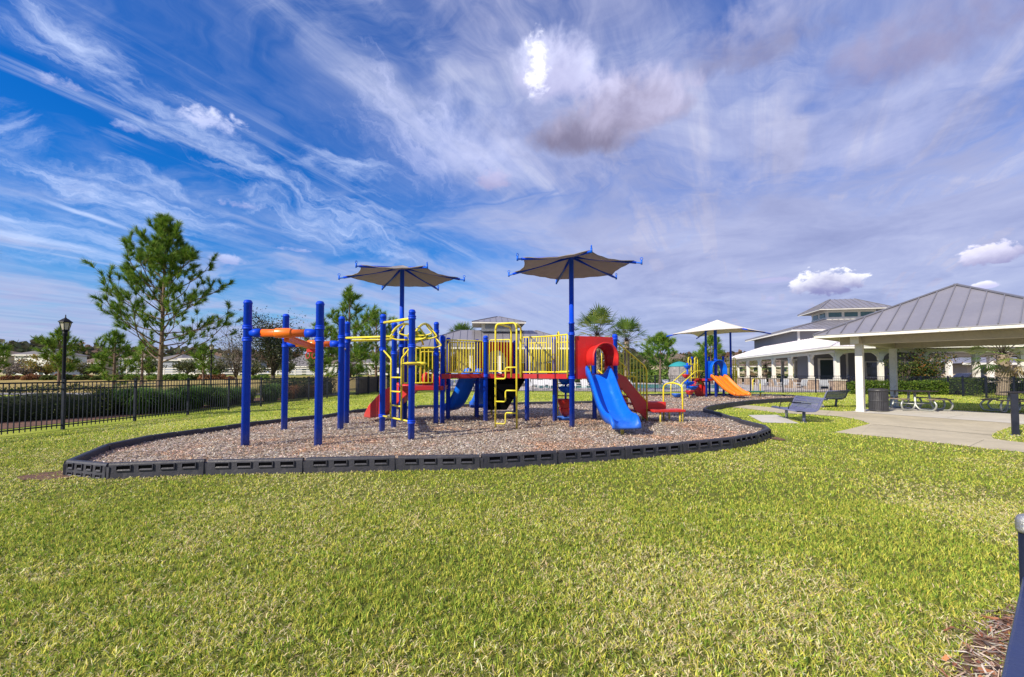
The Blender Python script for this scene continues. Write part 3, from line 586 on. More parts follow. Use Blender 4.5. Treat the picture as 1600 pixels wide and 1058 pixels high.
def build_grass():
    Vs, Ts, Cs = [], [], []; base = 0
    for (y0, y1, dens, w, L, lmt) in ((1.4, 3.2, 15000, 0.0050, 0.040, 1), (3.2, 5.0, 9500, 0.0062, 0.038, 1), (5.0, 8.0, 3500, 0.0085, 0.034, 1), (8.0, 14.0, 800, 0.014, 0.038, 1), (14, 34, 110, 0.028, 0.045, 1)):
        P = scatter(y0, y1, dens)
        if y1 <= 8: P = np.repeat(P[:len(P) // 5], 5, 0); P = P + rng.normal(size=P.shape) * .007
        P = outside(P); P = P[~((P[:, 0] < -10.9) & (P[:, 1] > 8))] if y1 > 8 else P
        n = len(P); v1 = vnoise(P, 0.55, 1) * 0.6 + vnoise(P, 1.7, 2) * 0.4; v2 = vnoise(P, 5.0, 3) * 0.6 + vnoise(P, 14, 4) * 0.4
        # blades gather in tufts
        P = P + (np.stack([vnoise(P, 9, 5), vnoise(P, 9, 6)], 1) - 0.5) * 0.05
        keepm = rng.random(n) < np.clip(0.05 + 1.1 * v2 + 0.9 * vnoise(P, 26, 12), 0, 1); P, v1, v2 = P[keepm], v1[keepm], v2[keepm]; n = len(P)
        straw = rng.random(n) < np.clip(0.21 + 1.4 * (v1 - 0.46) + 0.7 * (0.5 - v2), 0.04, 0.55)
        c = np.where(straw[:, None], pick([GCOL['s'], GCOL['r'], GCOL['y']], n, [.5, .2, .3]), pick([GCOL['g'], GCOL['y'], GCOL['l'], GCOL['d']], n, [.30, .27, .33, .10]))
        c = np.clip(c * (1.0 + 0.24 * v1[:, None]), 0.003, 0.9)
        az = rng.uniform(0, 2 * np.pi, n); tilt = np.where(straw, rng.uniform(0.9, 1.5, n), rng.uniform(0.15, 1.25, n)); ln = L * rng.uniform(0.5, 1.25, n) * np.where(straw, 0.9, 1)
        dirv = np.stack([np.cos(az), np.sin(az)], 1); side = np.stack([-dirv[:, 1], dirv[:, 0]], 1); sp = rng.uniform(0, 2 * np.pi, n); side = np.stack([np.cos(sp), np.sin(sp)], 1)
        z0 = np.where(straw, rng.uniform(0.0, 0.022, n), 0.0); ww = (w * rng.uniform(0.6, 1.25, n))[:, None]
        m = P + dirv * (np.sin(tilt * 0.7) * ln * 0.55)[:, None]; zm = z0 + np.cos(tilt * 0.7) * ln * 0.55; t = m + dirv * (np.sin(np.minimum(tilt * 1.3, 1.9)) * ln * 0.5)[:, None]; zt = np.maximum(zm + np.cos(np.minimum(tilt * 1.3, 1.9)) * ln * 0.5, 0.004)
        def v3(a, z): return np.concatenate([a, z[:, None]], 1)
        V = np.stack([v3(P - side * ww * .4, z0), v3(P + side * ww * .4, z0), v3(m - side * ww * .5, zm), v3(m + side * ww * .5, zm), v3(t, zt)], 1).reshape(-1, 3)
        b = np.arange(n)[:, None] * 5 + base; Ts.append(np.concatenate([b + [0, 1, 3], b + [0, 3, 2], b + [2, 3, 4]], 0)); Vs.append(V); Cs.append(np.repeat(c, 5, 0)); base += n * 5
    o = np_mesh('grass', np.concatenate(Vs), np.concatenate(Ts), np.concatenate(Cs), BLADE)
    tag(o, 'mown green and straw coloured grass blades covering the lawn', 'grass', kind='stuff')
build_grass()
def flat_chips(P, z, L, W, cols, wts, tilt=0.35, jit=0.2):
    n = len(P); a = rng.uniform(0, 2 * np.pi, n); ln = (L * rng.uniform(0.45, 1.35, n))[:, None]; wd = (W * rng.uniform(0.5, 1.3, n))[:, None]
    d = np.stack([np.cos(a), np.sin(a), rng.normal(size=n) * tilt], 1); d = unit(d); s = np.stack([-np.sin(a), np.cos(a), rng.normal(size=n) * tilt], 1); s = unit(s)
    C = np.concatenate([P, (z + rng.uniform(0.0, 0.022, n))[:, None]], 1)
    V = np.stack([C - d * ln / 2 - s * wd * .3, C + d * ln / 2 - s * wd * .45, C + d * ln * .42 + s * wd * .5, C - d * ln * .5 + s * wd * .4], 1).reshape(-1, 3)
    b = np.arange(n)[:, None] * 4; return V, np.concatenate([b + [0, 1, 2], b + [0, 2, 3]], 0), np.repeat(pick(cols, n, wts, jit), 4, 0)
def build_chips():
    Vs, Ts, Cs = [], [], []; base = 0; poly = [(p.x, p.y) for p in inset(SEG, 0.11)]
    for y0, y1, dens, L in ((5.8, 9.5, 1500, 0.040), (9.5, 15, 560, 0.050), (15, 29, 110, 0.075)):
        P = scatter(y0, y1, dens, 0.95, 0.0); P = P[pip(P, poly)]
        br = vnoise(P, 0.8, 8) * 0.6 + vnoise(P, 2.5, 9) * 0.4
        V, T, C = flat_chips(P, MULCHZ + .03 * vnoise(P, 1.3, 21) ** 2, L, L * 0.30, [(0.49, 0.405, 0.335), (0.33, 0.26, 0.205), (0.74, 0.67, 0.59), (0.48, 0.32, 0.18), (0.09, 0.06, 0.045), (0.43, 0.38, 0.345)], [.27, .22, .16, .12, .09, .14])
        warm = np.repeat(np.clip((br - 0.52) * 4, 0, 1), 4)[:, None]; C = C * (1 - warm * 0.55) + C * np.array([1.25, 0.72, 0.42]) * warm * 0.55 
        Vs.append(V); Ts.append(T + base); Cs.append(C); base += len(V)
    tag(np_mesh('wood_chips', np.concatenate(Vs), np.concatenate(Ts), np.concatenate(Cs), CHIP), 'loose grey brown wood chips over the mulch bed', 'wood chips', kind='stuff')
    P = scatter(1.2, 4.5, 900, 2.2, 0); P = P[pip(P, STRAW)]
    P = np.concatenate([P] * 3) + rng.normal(size=(len(P) * 3, 2)) * 0.05
    V, T, C = flat_chips(P, 0.012, 0.09, 0.007, [(0.26, 0.14, 0.10), (0.40, 0.29, 0.22), (0.52, 0.45, 0.38), (0.12, 0.08, 0.06)], [.25, .3, .3, .15], 0.25)
    V2, T2, C2 = flat_chips(P[:len(P) // 4], 0.012, 0.05, 0.022, [(0.36, 0.15, 0.07), (0.22, 0.09, 0.05), (0.14, 0.09, 0.08)], [.4, .35, .25], 0.3)
    tag(np_mesh('pine_straw', np.concatenate([V, V2]), np.concatenate([T, T2 + len(V)]), np.concatenate([C, C2]), CHIP), 'reddish pine needles and bark flakes in the lower right corner', 'pine straw', kind='stuff')
build_chips()

# ------------------------------------------------------------------ fences
def picket_panel(L, H=1.2, step=0.115, th=0.016):
    mb = MB(); mb.box(0, L, -0.014, 0.014, H - 0.035, H); mb.box(0, L, -0.014, 0.014, H - 0.20, H - 0.17); mb.box(0, L, -0.014, 0.014, 0.10, 0.13)
    n = max(1, round(L / step))
    for k in range(1, n): x = L * k / n; mb.box(x - th / 2, x + th / 2, -th / 2, th / 2, 0.04, H - 0.012)
    return mb
def fence_run(pts, label, H=1.2, step=0.115, post=0.06, mt=None, gap=None):
    mt = mt or FENCEP; root = empty('picket_fence', (pts[0][0], pts[0][1], 0), label=label, cat='fence'); o0 = Vector((pts[0][0], pts[0][1], 0))
    for i, p in enumerate(pts):
        P = Vector((p[0], p[1], 0)) - o0; m = MB(); s = post / 2; m.box(-s, s, -s, s, 0, H + 0.03); m.box(-s - .008, s + .008, -s - .008, s + .008, H + 0.03, H + 0.05)
        m.box(-s * .5, s * .5, -s * .5, s * .5, H + 0.05, H + 0.062)
        m.build('post', mt, root, loc=P)
        if i < len(pts) - 1:
            Q = Vector((pts[i + 1][0], pts[i + 1][1], 0)) - o0; d = Q - P; L = d.length - post
            f = picket_panel(L, H, step).build('picket_panel', mt, root, loc=P + d.normalized() * s); f.rotation_euler = (0, 0, math.atan2(d.y, d.x))
    return root
FX = lambda y: -11.3 + 0.062 * (y - 11.5)
fence_run([(FX(y), y) for y in [11.5 + 2.03 * k for k in range(-2, 13)]], 'black picket fence along the left edge of the lawn with shrubs behind it', 1.2)
yend = 11.5 + 2.03 * 12
n = 15; A, B = Vector((FX(yend), yend, 0)), Vector((24.4, 33.0, 0))
fence_run([(A.lerp(B, k / n).x + (0.06 if k == 0 else 0), A.lerp(B, k / n).y) for k in range(n + 1)], 'long black picket fence between the lawn and the pool deck', 1.25, 0.14, 0.07)
fence_run([(24.6, 32.95), (27.0, 32.6), (28.9, 32.2), (28.9, 30.2), (27.9, 28.2), (26.95, 25.9), (26.1, 23.7), (25.2, 21.5), (24.3, 19.3)], 'black picket fence behind the hedge and the picnic pavilion', 1.2, 0.14, 0.07)
# white three-rail fence on the rise
def rail_fence():
    pts = [(-66 + 3.2 * k, 78 + 0.02 * k) for k in range(19)]; root = empty('rail_fence', (pts[0][0], pts[0][1], hgt(*pts[0])), label='white three-rail ranch fence in front of the distant houses', cat='fence')
    z = hgt(-60, 78)
    for i, p in enumerate(pts):
        x = p[0] - pts[0][0]; y = p[1] - pts[0][1]; zz = hgt(*p) - z
        MB().box(-.08, .08, -.08, .08, -.1, 1.35).build('post', WHITE, root, loc=(x, y, zz))
        if i < len(pts) - 1:
            m = MB(); z2 = hgt(*pts[i + 1]) - hgt(*p)
            for h in (0.35, 0.75, 1.18): MB().bar((0.08, 0, h), (3.12, 0.02, h + z2), 0.05, 0.16).build('rail', WHITE, root, loc=(x, y, zz))
rail_fence()
# dark privacy panels far along the left fence
t = empty('privacy_screen', (-10.3, 31.5, 0), label='brown board screen fixed behind the far end of the left fence', cat='screen')
m = MB(); 
for k in range(20): m.box(-0.02 + (k % 2) * 0.006, 0.02, k * 0.22 - 1.2, k * 0.22 - 1.0, 0.05, 1.15)
m.build('board_panel', TWOOD, t)
for y in (-1.2, 1.0, 3.2): MB().box(-0.05, 0.05, y - .05, y + .05, 0, 1.22).build('post', FENCEP, t, loc=(0.07, 0, 0))

# ------------------------------------------------------------------ foreground rail, lower right
def near_rail():
    top = 0.70; a = at(1562, 1060, top); b = at(1602, 878, top); d = (b - a).normalized(); s = Vector((d.y, -d.x, 0))
    p = Vector((1.80, 1.60, 0))
    root = empty('metal_railing', (p.x, p.y, 0), label='dark handrail with painted sky reflection and a silver capped post at the lower right edge', cat='railing')
    MB().tube([(0, 0, 0), (0, 0, 0.865)], 0.030, 16).build('post', FENCEP, root)
    m = MB(); m.lathe((0, 0, 0.86), [(0.034, -0.012), (0.037, 0.0), (0.036, 0.03), (0.030, 0.043), (0.015, 0.050), (0.0, 0.052)], 20)
    m.build('post_cap', SILV, root)
    m = MB(); A_ = a - d * 0.55 - p + s * 0.075; B_ = b - p + s * 0.075 + d * 0.02
    m.bar(A_ - Vector((0, 0, .02)), B_ - Vector((0, 0, .02)), 0.15, 0.04); m.build('top_rail', NAVY, root, bevel=0.008)
    m = MB().tube([A_ + s * 0.02 + d * 0.35 - Vector((0, 0, .05)), A_ + s * 0.02 + d * 0.35 - Vector((0, 0, top))], 0.028, 12); m.build('post', FENCEP, root)
    m = MB().bar(A_ - Vector((0, 0, .55)) + s * .03, B_ - Vector((0, 0, .55)) + s * .03, 0.04, 0.04); m.build('lower_rail', FENCEP, root)
near_rail()

# ------------------------------------------------------------------ picnic pavilion
def pavilion():
    a = Vector((0.62, -0.785, 0)).normalized(); cx, cy = 16.1, 16.4; rz = math.atan2(a.y, a.x)   # local x runs along the near eave
    root = empty('picnic_pavilion', (cx, cy, 0), rz, 'open picnic pavilion with grey metal pyramid roof on white posts', 'pavilion')
    H, ZE, ZA, K = 3.45, 2.84, 4.62, 2.33
    # roof shell
    m = MB(); cs = [(-H, -H), (H, -H), (H, H), (-H, H)]; vs = [(x, y, ZE) for x, y in cs] + [(0, 0, ZA)] + [(x, y, ZE - 0.03) for x, y in cs] + [(0, 0, ZA - 0.05)]
    m.add(vs, [(0, 1, 4), (1, 2, 4), (2, 3, 4), (3, 0, 4), (6, 5, 9), (7, 6, 9), (8, 7, 9), (5, 8, 9), (0, 5, 6, 1), (1, 6, 7, 2), (2, 7, 8, 3), (3, 8, 5, 0)]); m.second(); m.mat2 = SEAM
    for q in range(4):
        M = Matrix.Rotation(q * math.pi / 2, 4, 'Z'); up = Vector((0, -(ZA - ZE), -H)).normalized() * -1
        n = 16
        for k in range(1, n):
            x = -H + 2 * H * k / n; y1 = -abs(x); z1 = ZE + (ZA - ZE) * (1 - abs(x) / H)
            m.bar(M @ Vector((x, -H - 0.01, ZE + 0.018)), M @ Vector((x, y1, z1 + 0.018)), 0.03, 0.04, up=M @ Vector((0, -0.46, 0.89)))
        m.bar(M @ Vector((-H, -H, ZE + 0.02)), M @ Vector((0, 0, ZA + 0.03)), 0.12, 0.04)
    m.build('roof', ROOFM, root)
    for q in range(4):
        M = Matrix.Rotation(q * math.pi / 2, 4, 'Z'); MB().box(-H + 0.06, H - 0.022, -H + 0.015, -H + 0.05, ZE - 0.125, ZE - 0.034, M).build('fascia', WHITE2, root)
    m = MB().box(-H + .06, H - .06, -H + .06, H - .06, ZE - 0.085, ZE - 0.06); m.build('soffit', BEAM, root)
    bz0, bz1 = 2.48, 2.752
    for s in (-1, 1):
        MB().box(-K - 0.55, K + 0.55, s * K - 0.13, s * K + 0.13, bz0 + .003, bz1).build('beam', BEAM, root, bevel=0.008); MB().box(s * K - 0.12, s * K + 0.12, -K + .132, K - .132, bz0 + 0.01, bz1 - .01).build('beam', BEAM, root, bevel=0.008)
        for e in (-1, 1): MB().box(s * K - 0.12, s * K + 0.12, e * (K + .132) if e > 0 else -K - .55, K + .55 if e > 0 else -K - .132, bz0 + 0.01, bz1 - .01).build('beam_stub', BEAM, root, bevel=0.008)
    for s in (-1, 1):
        for e in (-1, 1): MB().box(s * K - 0.13, s * K + 0.13, e * (K + 0.557) - 0.006, e * (K + 0.557) + 0.006, bz0, bz1 - .002).build('beam_end_board', WHITE, root)
    for s in (-1, 1):
        for e in (-1, 1): MB().box(e * (K + 0.557) - 0.006, e * (K + 0.557) + 0.006, s * K - 0.14, s * K + 0.14, bz0 - 0.005, bz1 - .002).build('beam_end_board', WHITE, root)
    col = MB(); col.box(-.115, .115, -.115, .115, 0.0, bz0 - 0.001)
    for sx, sy in ((-1, -1), (1, -1), (1, 1), (-1, 1)):
        c = col.build('column', WHITE2, root, bevel=0.012, loc=(sx * K, sy * K, 0.014))
        MB().box(-.13, .13, -.13, .13, 0, 0.09).build('column_base', WHITE2, root, bevel=0.008, loc=(sx * K, sy * K, 0.014))
    for (x, y) in ((-1, -1), (1, 1), (-1, 1)): MB().lathe((x * 1.2, y * 1.2, ZE - 0.135), [(0.0, -0.035), (0.08, -0.03), (0.10, 0.0)], 16).build('ceiling_light', LAMPG, root)
pavilion()

# ------------------------------------------------------------------ clubhouse
def hip(mb, x0, x1, y0, y1, ze, inx, iny, zt, th=0.12, ov=0.0):
    """hipped frustum with a flat (or ridge) top"""
    a = [(x0, y0, ze), (x1, y0, ze), (x1, y1, ze), (x0, y1, ze)]; t = [(x0 + inx, y0 + iny, zt), (x1 - inx, y0 + iny, zt), (x1 - inx, y1 - iny, zt), (x0 + inx, y1 - iny, zt)]
    b = [(x, y, z - th) for x, y, z in a]
    mb.add(a + t + b, [(0, 1, 5, 4), (1, 2, 6, 5), (2, 3, 7, 6), (3, 0, 4, 7), (4, 5, 6, 7), (0, 8, 9, 1), (1, 9, 10, 2), (2, 10, 11, 3), (3, 11, 8, 0), (11, 10, 9, 8)])
def seams(mb, p0, p1, q0, q1, step):
    """ribs from eave line p0-p1 to top line q0-q1"""
    p0, p1, q0, q1 = map(Vector, (p0, p1, q0, q1)); L = (p1 - p0).length; n = int(L / step); d = (p1 - p0).normalized(); ta = (q0 - p0).dot(d); tb = (q1 - p0).dot(d)
    up = (p1 - p0).cross(q0 - p0).normalized()
    if up.z < 0: up = -up
    for k in range(1, n):
        s = L * k / n; P = p0 + d * s
        if s < ta: f = s / ta; Q = p0.lerp(q0, f)
        elif s > tb: f = (L - s) / max(L - tb, 1e-6); Q = p1.lerp(q1, f)
        else: Q = q0 + d * (s - ta)
        mb.bar(P + up * .02, Q + up * .02, 0.045, 0.05, up=up)
def hip_seams(mb, x0, x1, y0, y1, ze, inx, iny, zt, step=0.6, sides='flr'):
    a = [(x0, y0, ze), (x1, y0, ze), (x1, y1, ze), (x0, y1, ze)]; t = [(x0 + inx, y0 + iny, zt), (x1 - inx, y0 + iny, zt), (x1 - inx, y1 - iny, zt), (x0 + inx, y1 - iny, zt)]
    if 'f' in sides: seams(mb, a[0], a[1], t[0], t[1], step)
    if 'l' in sides: seams(mb, a[3], a[0], t[3], t[0], step)
    if 'r' in sides: seams(mb, a[1], a[2], t[1], t[2], step)
    for i in range(4): mb.bar(Vector(a[i]) + Vector((0, 0, .03)), Vector(t[i]) + Vector((0, 0, .03)), 0.14, 0.05)
def window(parent, x0, x1, z0, z1, y, m=None, face='y'):
    f = MB(); t = 0.09
    def bx(mb, a0, a1, b0, b1, w0, w1):
        if face == 'y': mb.box(a0, a1, y + w0, y + w1, b0, b1)
        else: mb.box(y + w0, y + w1, a0, a1, b0, b1)
    bx(f, x0 - t, x1 + t, z1, z1 + t, -.05, .02); bx(f, x0 - t, x1 + t, z0 - t, z0, -.05, .02); bx(f, x0 - t, x0, z0, z1, -.05, .02); bx(f, x1, x1 + t, z0, z1, -.05, .02)
    w = f.build('window', WHITE, parent); g = MB(); bx(g, x0, x1, z0, z1, -.015, .015); g.build('pane', m or GLASS, w); return w
def clubhouse():
    root = empty('clubhouse', (25.4, 35.6, 0), math.atan2(-0.204, 0.979), 'long clubhouse with white columned porch, grey walls and windowed cupola', 'clubhouse')
    # porch roof
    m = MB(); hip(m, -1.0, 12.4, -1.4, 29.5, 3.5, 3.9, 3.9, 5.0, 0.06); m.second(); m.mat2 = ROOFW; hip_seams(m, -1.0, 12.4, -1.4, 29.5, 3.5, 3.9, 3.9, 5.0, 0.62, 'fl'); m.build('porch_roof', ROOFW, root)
    f = MB(); f.box(-1.0, 12.4, -1.38, -1.34, 3.30, 3.43); f.box(-.98, -.94, -1.34, 29.4, 3.30, 3.43); f.build('porch_fascia', WHITE, root)
    for k in range(40): y = -1.0 + k * 0.76; MB().box(-.93, 0.2, y - .04, y + .04, 3.27, 3.40).build('rafter_tail', WHITE, root)
    for k in range(17): x = 0.3 + k * 0.72; MB().box(x - .04, x + .04, -1.33, 0.2, 3.27, 3.40).build('rafter_tail', WHITE, root)
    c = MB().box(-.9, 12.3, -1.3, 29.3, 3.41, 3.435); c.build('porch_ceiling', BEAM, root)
    h = MB(); h.box(-.14, 12.2, -.12, .12, 3.03, 3.26); h.box(-.12, .12, .12, 27.6, 3.03, 3.26); h.build('porch_header', WHITE, root); MB().box(5.4, 5.6, 18.2, 27.6, 3.03, 3.26).build('inner_header', WHITE, root)
    cols = [(0, 4.57 * k) for k in range(7)] + [(3.0, 0), (5.9, 0), (9.2, 0), (12.0, 0)]; back_cols = [(5.5, 18.4 + 4.4 * k) for k in range(3)]
    for i, (x, y) in enumerate(cols + back_cols):
        cm = MB(); ped = y > -1 and x == 0 and i < 7
        cm.box(-.16, .16, -.16, .16, 0.95 if ped else 0.0, 3.03); cm.box(-.20, .20, -.20, .20, 2.86, 2.96); cm.box(-.20, .20, -.20, .20, 0.95 if ped else 0.0, 1.10 if ped else .15)
        cm.build('porch_column', WHITE, root, bevel=0.01, loc=(x, y, 0))
        if i < 11:
            for s in (-1, 1):
                br = MB()
                pr = [(0.16, 2.45), (0.24, 2.72), (0.42, 2.92), (0.62, 3.03), (0.16, 3.03)]
                if x == 0 and i: vs = [(-.05, s * a, z) for a, z in pr] + [(.05, s * a, z) for a, z in pr]
                else: vs = [(s * a, -.05, z) for a, z in pr] + [(s * a, .05, z) for a, z in pr]
                br.add(vs, [(0, 1, 2, 3, 4), (9, 8, 7, 6, 5)] + [(j, (j + 1) % 5, 5 + (j + 1) % 5, 5 + j) for j in range(5)]); br.build('column_bracket', WHITE, root, loc=(x, y, 0))
        if ped:
            p = MB(); p.box(-.42, .42, -.42, .42, 0, 0.86); pp = p.build('stone_pedestal', STONE, root, bevel=0.02, loc=(x, y, 0)); MB().box(-.48, .48, -.48, .48, 0.86, 0.94).build('pedestal_cap', CAP, pp)
    # body
    w = MB(); w.box(1.9, 12.2, 10.0, 12.6, 0.02, 3.405); w.box(6.0, 12.2, 12.6, 18, 0.02, 3.405); w.build('wall', GREYW, root)
    w = MB(); w.box(1.86, 12.24, 9.96, 12.64, 0.02, 0.95); w.build('stone_wainscot', STONE, root)
    d = MB(); d.box(2.9, 4.5, 9.90, 9.955, 0.02, 2.75); dd = d.build('door', DOORM, root); MB().box(4.35, 4.40, 9.86, 9.90, 1.0, 1.25).build('handle', GALV, dd)
    f = MB(); f.box(2.72, 2.9, 9.88, 9.955, 0.02, 2.9); f.box(4.5, 4.68, 9.88, 9.955, 0.02, 2.9); f.box(2.9, 4.5, 9.88, 9.955, 2.75, 2.9); f.build('door_frame', WHITE, root)
    window(root, 6.9, 7.9, 1.1, 2.5, 9.95); window(root, 9.4, 10.6, 1.1, 2.5, 9.95)
    MB().box(5.2, 5.38, 9.95, 9.99, 0.95, 3.4).build('corner_board', WHITE, root); MB().box(1.86, 2.0, 9.94, 9.99, 0.95, 3.4).build('corner_board', WHITE, root)
    # upper storey
    u = MB(); u.box(3.9, 18.5, 17.6, 33.5, 3.45, 6.3); u.build('upper_wall', GREYW, root)
    hp = (2.9, 19.5, 16.6, 34.5, 6.45, 5.6, 5.6, 8.05)
    m = MB(); hip(m, *hp, 0.08); m.second(); m.mat2 = SEAM; hip_seams(m, *hp, 0.62, 'fl'); m.build('main_roof', ROOFM, root)
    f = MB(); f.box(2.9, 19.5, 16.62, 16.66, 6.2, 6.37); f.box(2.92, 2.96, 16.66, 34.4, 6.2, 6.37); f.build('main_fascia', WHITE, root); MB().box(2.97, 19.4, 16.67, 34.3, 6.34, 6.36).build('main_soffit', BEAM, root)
    k = MB(); k.box(3.85, 4.05, 17.55, 17.75, 3.6, 6.33); k.build('corner_board', WHITE, root)
    # cupola
    cu = MB(); cu.box(8.7, 14.0, 22.0, 26.2, 7.9, 8.30); cu.box(8.7, 14.0, 22.0, 26.2, 8.86, 9.12); cu.box(8.74, 13.96, 22.04, 26.16, 8.30, 8.86); cw = cu.build('cupola_wall', WHITE, root)
    for k in range(3): MB().box(8.95 + k * 1.72, 10.35 + k * 1.72, 21.99, 22.035, 8.32, 8.84).build('cupola_window', GLASSG, root)
    for k in range(2): MB().box(8.69, 8.735, 22.45 + k * 1.9, 23.8 + k * 1.9, 8.32, 8.84).build('cupola_window', GLASSG, root)
    cr = (7.5, 15.2, 20.8, 27.4, 9.22, 2.5, 3.2, 10.75); m = MB(); hip(m, *cr, 0.06); m.second(); m.mat2 = SEAM; hip_seams(m, *cr, 0.55, 'fl'); m.build('cupola_roof', ROOFM, root)
    f = MB(); f.box(7.5, 15.2, 20.82, 20.86, 9.06, 9.155); f.box(7.52, 7.56, 20.86, 27.3, 9.06, 9.155); f.build('cupola_fascia', WHITE, root); MB().box(7.57, 15.1, 20.87, 27.3, 9.12, 9.15).build('cupola_soffit', BEAM, root)
    # porch pendant lamps
    for x in (1.5, 4.4, 7.5): MB().lathe((x, 2.0, 3.1), [(0.0, -.12), (.09, -.1), (.12, 0), (.02, .06), (.02, .3)], 12).build('pendant_lamp', LAMPG, root)
clubhouse()
def breezeway():
    p0 = atY(1470, 600, 47); root = empty('breezeway', (p0.x, p0.y, 0), math.atan2(-0.13, 0.98), 'open covered walkway with white columns behind the pavilion', 'walkway')
    L = 7.5; m = MB(); hip(m, -1.2, L + 1.4, -1.2, 4.8, 3.80, 2.6, 2.9, 4.85, .06); m.second(); m.mat2 = SEAM; hip_seams(m, -1.2, L + 1.4, -1.2, 4.8, 3.80, 2.6, 2.9, 4.85, .6, 'f'); m.build('roof', ROOFM, root)
    f = MB(); f.box(-1.2, L + 1.4, -1.18, -1.14, 3.58, 3.735); f.build('fascia', WHITE, root); h = MB(); h.box(-.15, L + .15, -.12, .12, 3.2, 3.5); h.build('header', BEAM, root); MB().box(-.15, L + .15, 3.5, 3.74, 3.2, 3.5).build('header', BEAM, root)
    MB().box(-1.1, L + 1.3, -1.1, 4.7, 3.70, 3.73).build('ceiling', BEAM, root)
    for k in range(12): MB().box(-1 + k * .8, -.92 + k * .8, -1.13, -.2, 3.55, 3.68).build('rafter_tail', WHITE, root)
    for x, y in ((0.8, 0), (4.6, 0), (2.3, 3.6), (6.0, 3.6)):
        c = MB(); c.box(-.2, .2, -.2, .2, 0, 3.2); c.box(-.25, .25, -.25, .25, 0, .2); c.build('column', WHITE, root, loc=(x, y, 0))
breezeway()
def pool_house():
    root = empty('pool_house', (-1.6, 52, 0), R(4), 'low pool house with grey metal hip roof and small cupola behind the bridge', 'pool house')
    hp = (-9.6, 9.6, -5, 5.6, 4.25, 5.3, 4.2, 6.3); m = MB(); hip(m, *hp, .08); m.second(); m.mat2 = SEAM; hip_seams(m, *hp, .75, 'flr'); m.build('roof', ROOFM, root)
    f = MB(); f.box(-9.6, 9.6, -4.98, -4.94, 3.95, 4.16); f.box(-9.58, -9.54, -4.94, 5.5, 3.95, 4.16); f.build('fascia', WHITE, root); MB().box(-9.5, 9.5, -4.9, 5.5, 4.1, 4.13).build('soffit', BEAM, root)
    w = MB(); w.box(-4.5, 8.2, -1.5, 4.4, 0, 4.1); w.build('wall', WALLS[2], root)
    for x in (-9, -6, -3, 0, 3, 6, 9): c = MB(); c.box(-.2, .2, -.2, .2, 0, 4.1); c.build('column', WHITE, root, loc=(x, -4.2, 0))
    for x in (-3, 0, 3.2, 6): window(root, x - .6, x + .6, 1.2, 2.6, -1.52)
    cu = MB(); cu.box(-1.9, 1.9, -1.6, 1.8, 6.1, 7.02); cu.build('cupola_wall', WHITE, root); MB().box(-1.5, 1.5, -1.63, -1.60, 6.4, 6.9).build('cupola_louvre', WALLS[1], root)
    cr = (-2.95, 2.95, -2.7, 2.9, 7.06, 2.85, 2.7, 7.95); m = MB(); hip(m, *cr, .05); m.second(); m.mat2 = SEAM; hip_seams(m, *cr, .6, 'flr'); m.build('cupola_roof', ROOFM, root)
    f = MB(); f.box(-2.95, 2.95, -2.69, -2.65, 6.88, 7.0); f.build('cupola_fascia', WHITE, root); MB().box(-2.9, 2.9, -2.64, 2.8, 6.93, 6.97).build('cupola_soffit', BEAM, root)
pool_house()
def house(px, wpx, Y, ytop, yeave, wall, roof, label, two=False, rz=0.0, gable=False, depth=9):
    w = wpx / 711 * Y; c = atY(px, 584, Y); z0 = hgt(c.x, Y) - 0.1; ze = atY(px, yeave, Y).z - z0; zt = atY(px, ytop, Y + depth / 2).z - z0
    root = empty('house', (c.x, Y + depth / 2, z0), rz, label, 'house', 'houses beyond the park'); h = w / 2; d = depth / 2
    MB().box(-h, h, -d, d, 0, ze).build('wall', WALLS[wall], root); m = MB(); o = 0.45
    if gable: m.add([(-h - o, -d - o, ze - .1), (h + o, -d - o, ze - .1), (h + o, d + o, ze - .1), (-h - o, d + o, ze - .1), (-h - o, 0, zt), (h + o, 0, zt)], [(0, 1, 5, 4), (2, 3, 4, 5), (0, 4, 3), (1, 2, 5), (3, 2, 1, 0)])
    else: r = min(h, d) * 0.98; m.add([(-h - o, -d - o, ze), (h + o, -d - o, ze), (h + o, d + o, ze), (-h - o, d + o, ze), (-h + r, 0, zt), (h - r, 0, zt)], [(0, 1, 5, 4), (2, 3, 4, 5), (0, 4, 3), (1, 2, 5), (3, 2, 1, 0)])
    m.build('roof', SHING[roof], root); f = MB(); f.box(-h - o, h + o, -d - o - .04, -d - o, ze - .28, ze - .02); f.build('fascia', WHITE, root)
    n = max(2, int(w / 3.4))
    for lv in range(2 if two else 1):
        zb = 1.0 + lv * 2.8
        if zb + 1.2 > ze: break
        for k in range(n):
            x = -h + w * (k + .5) / n
            if lv == 0 and k == n // 2: MB().box(x - .5, x + .5, -d - .03, -d + .01, 0, 2.1).build('door', DOORM, root); continue
            g = MB().box(x - .55, x + .55, -d - .03, -d + .01, zb, zb + 1.25).build('window', WHITE, root); MB().box(x - .47, x + .47, -d - .05, -d - .032, zb + .08, zb + 1.17).build('pane', GLASS, g)
    return root
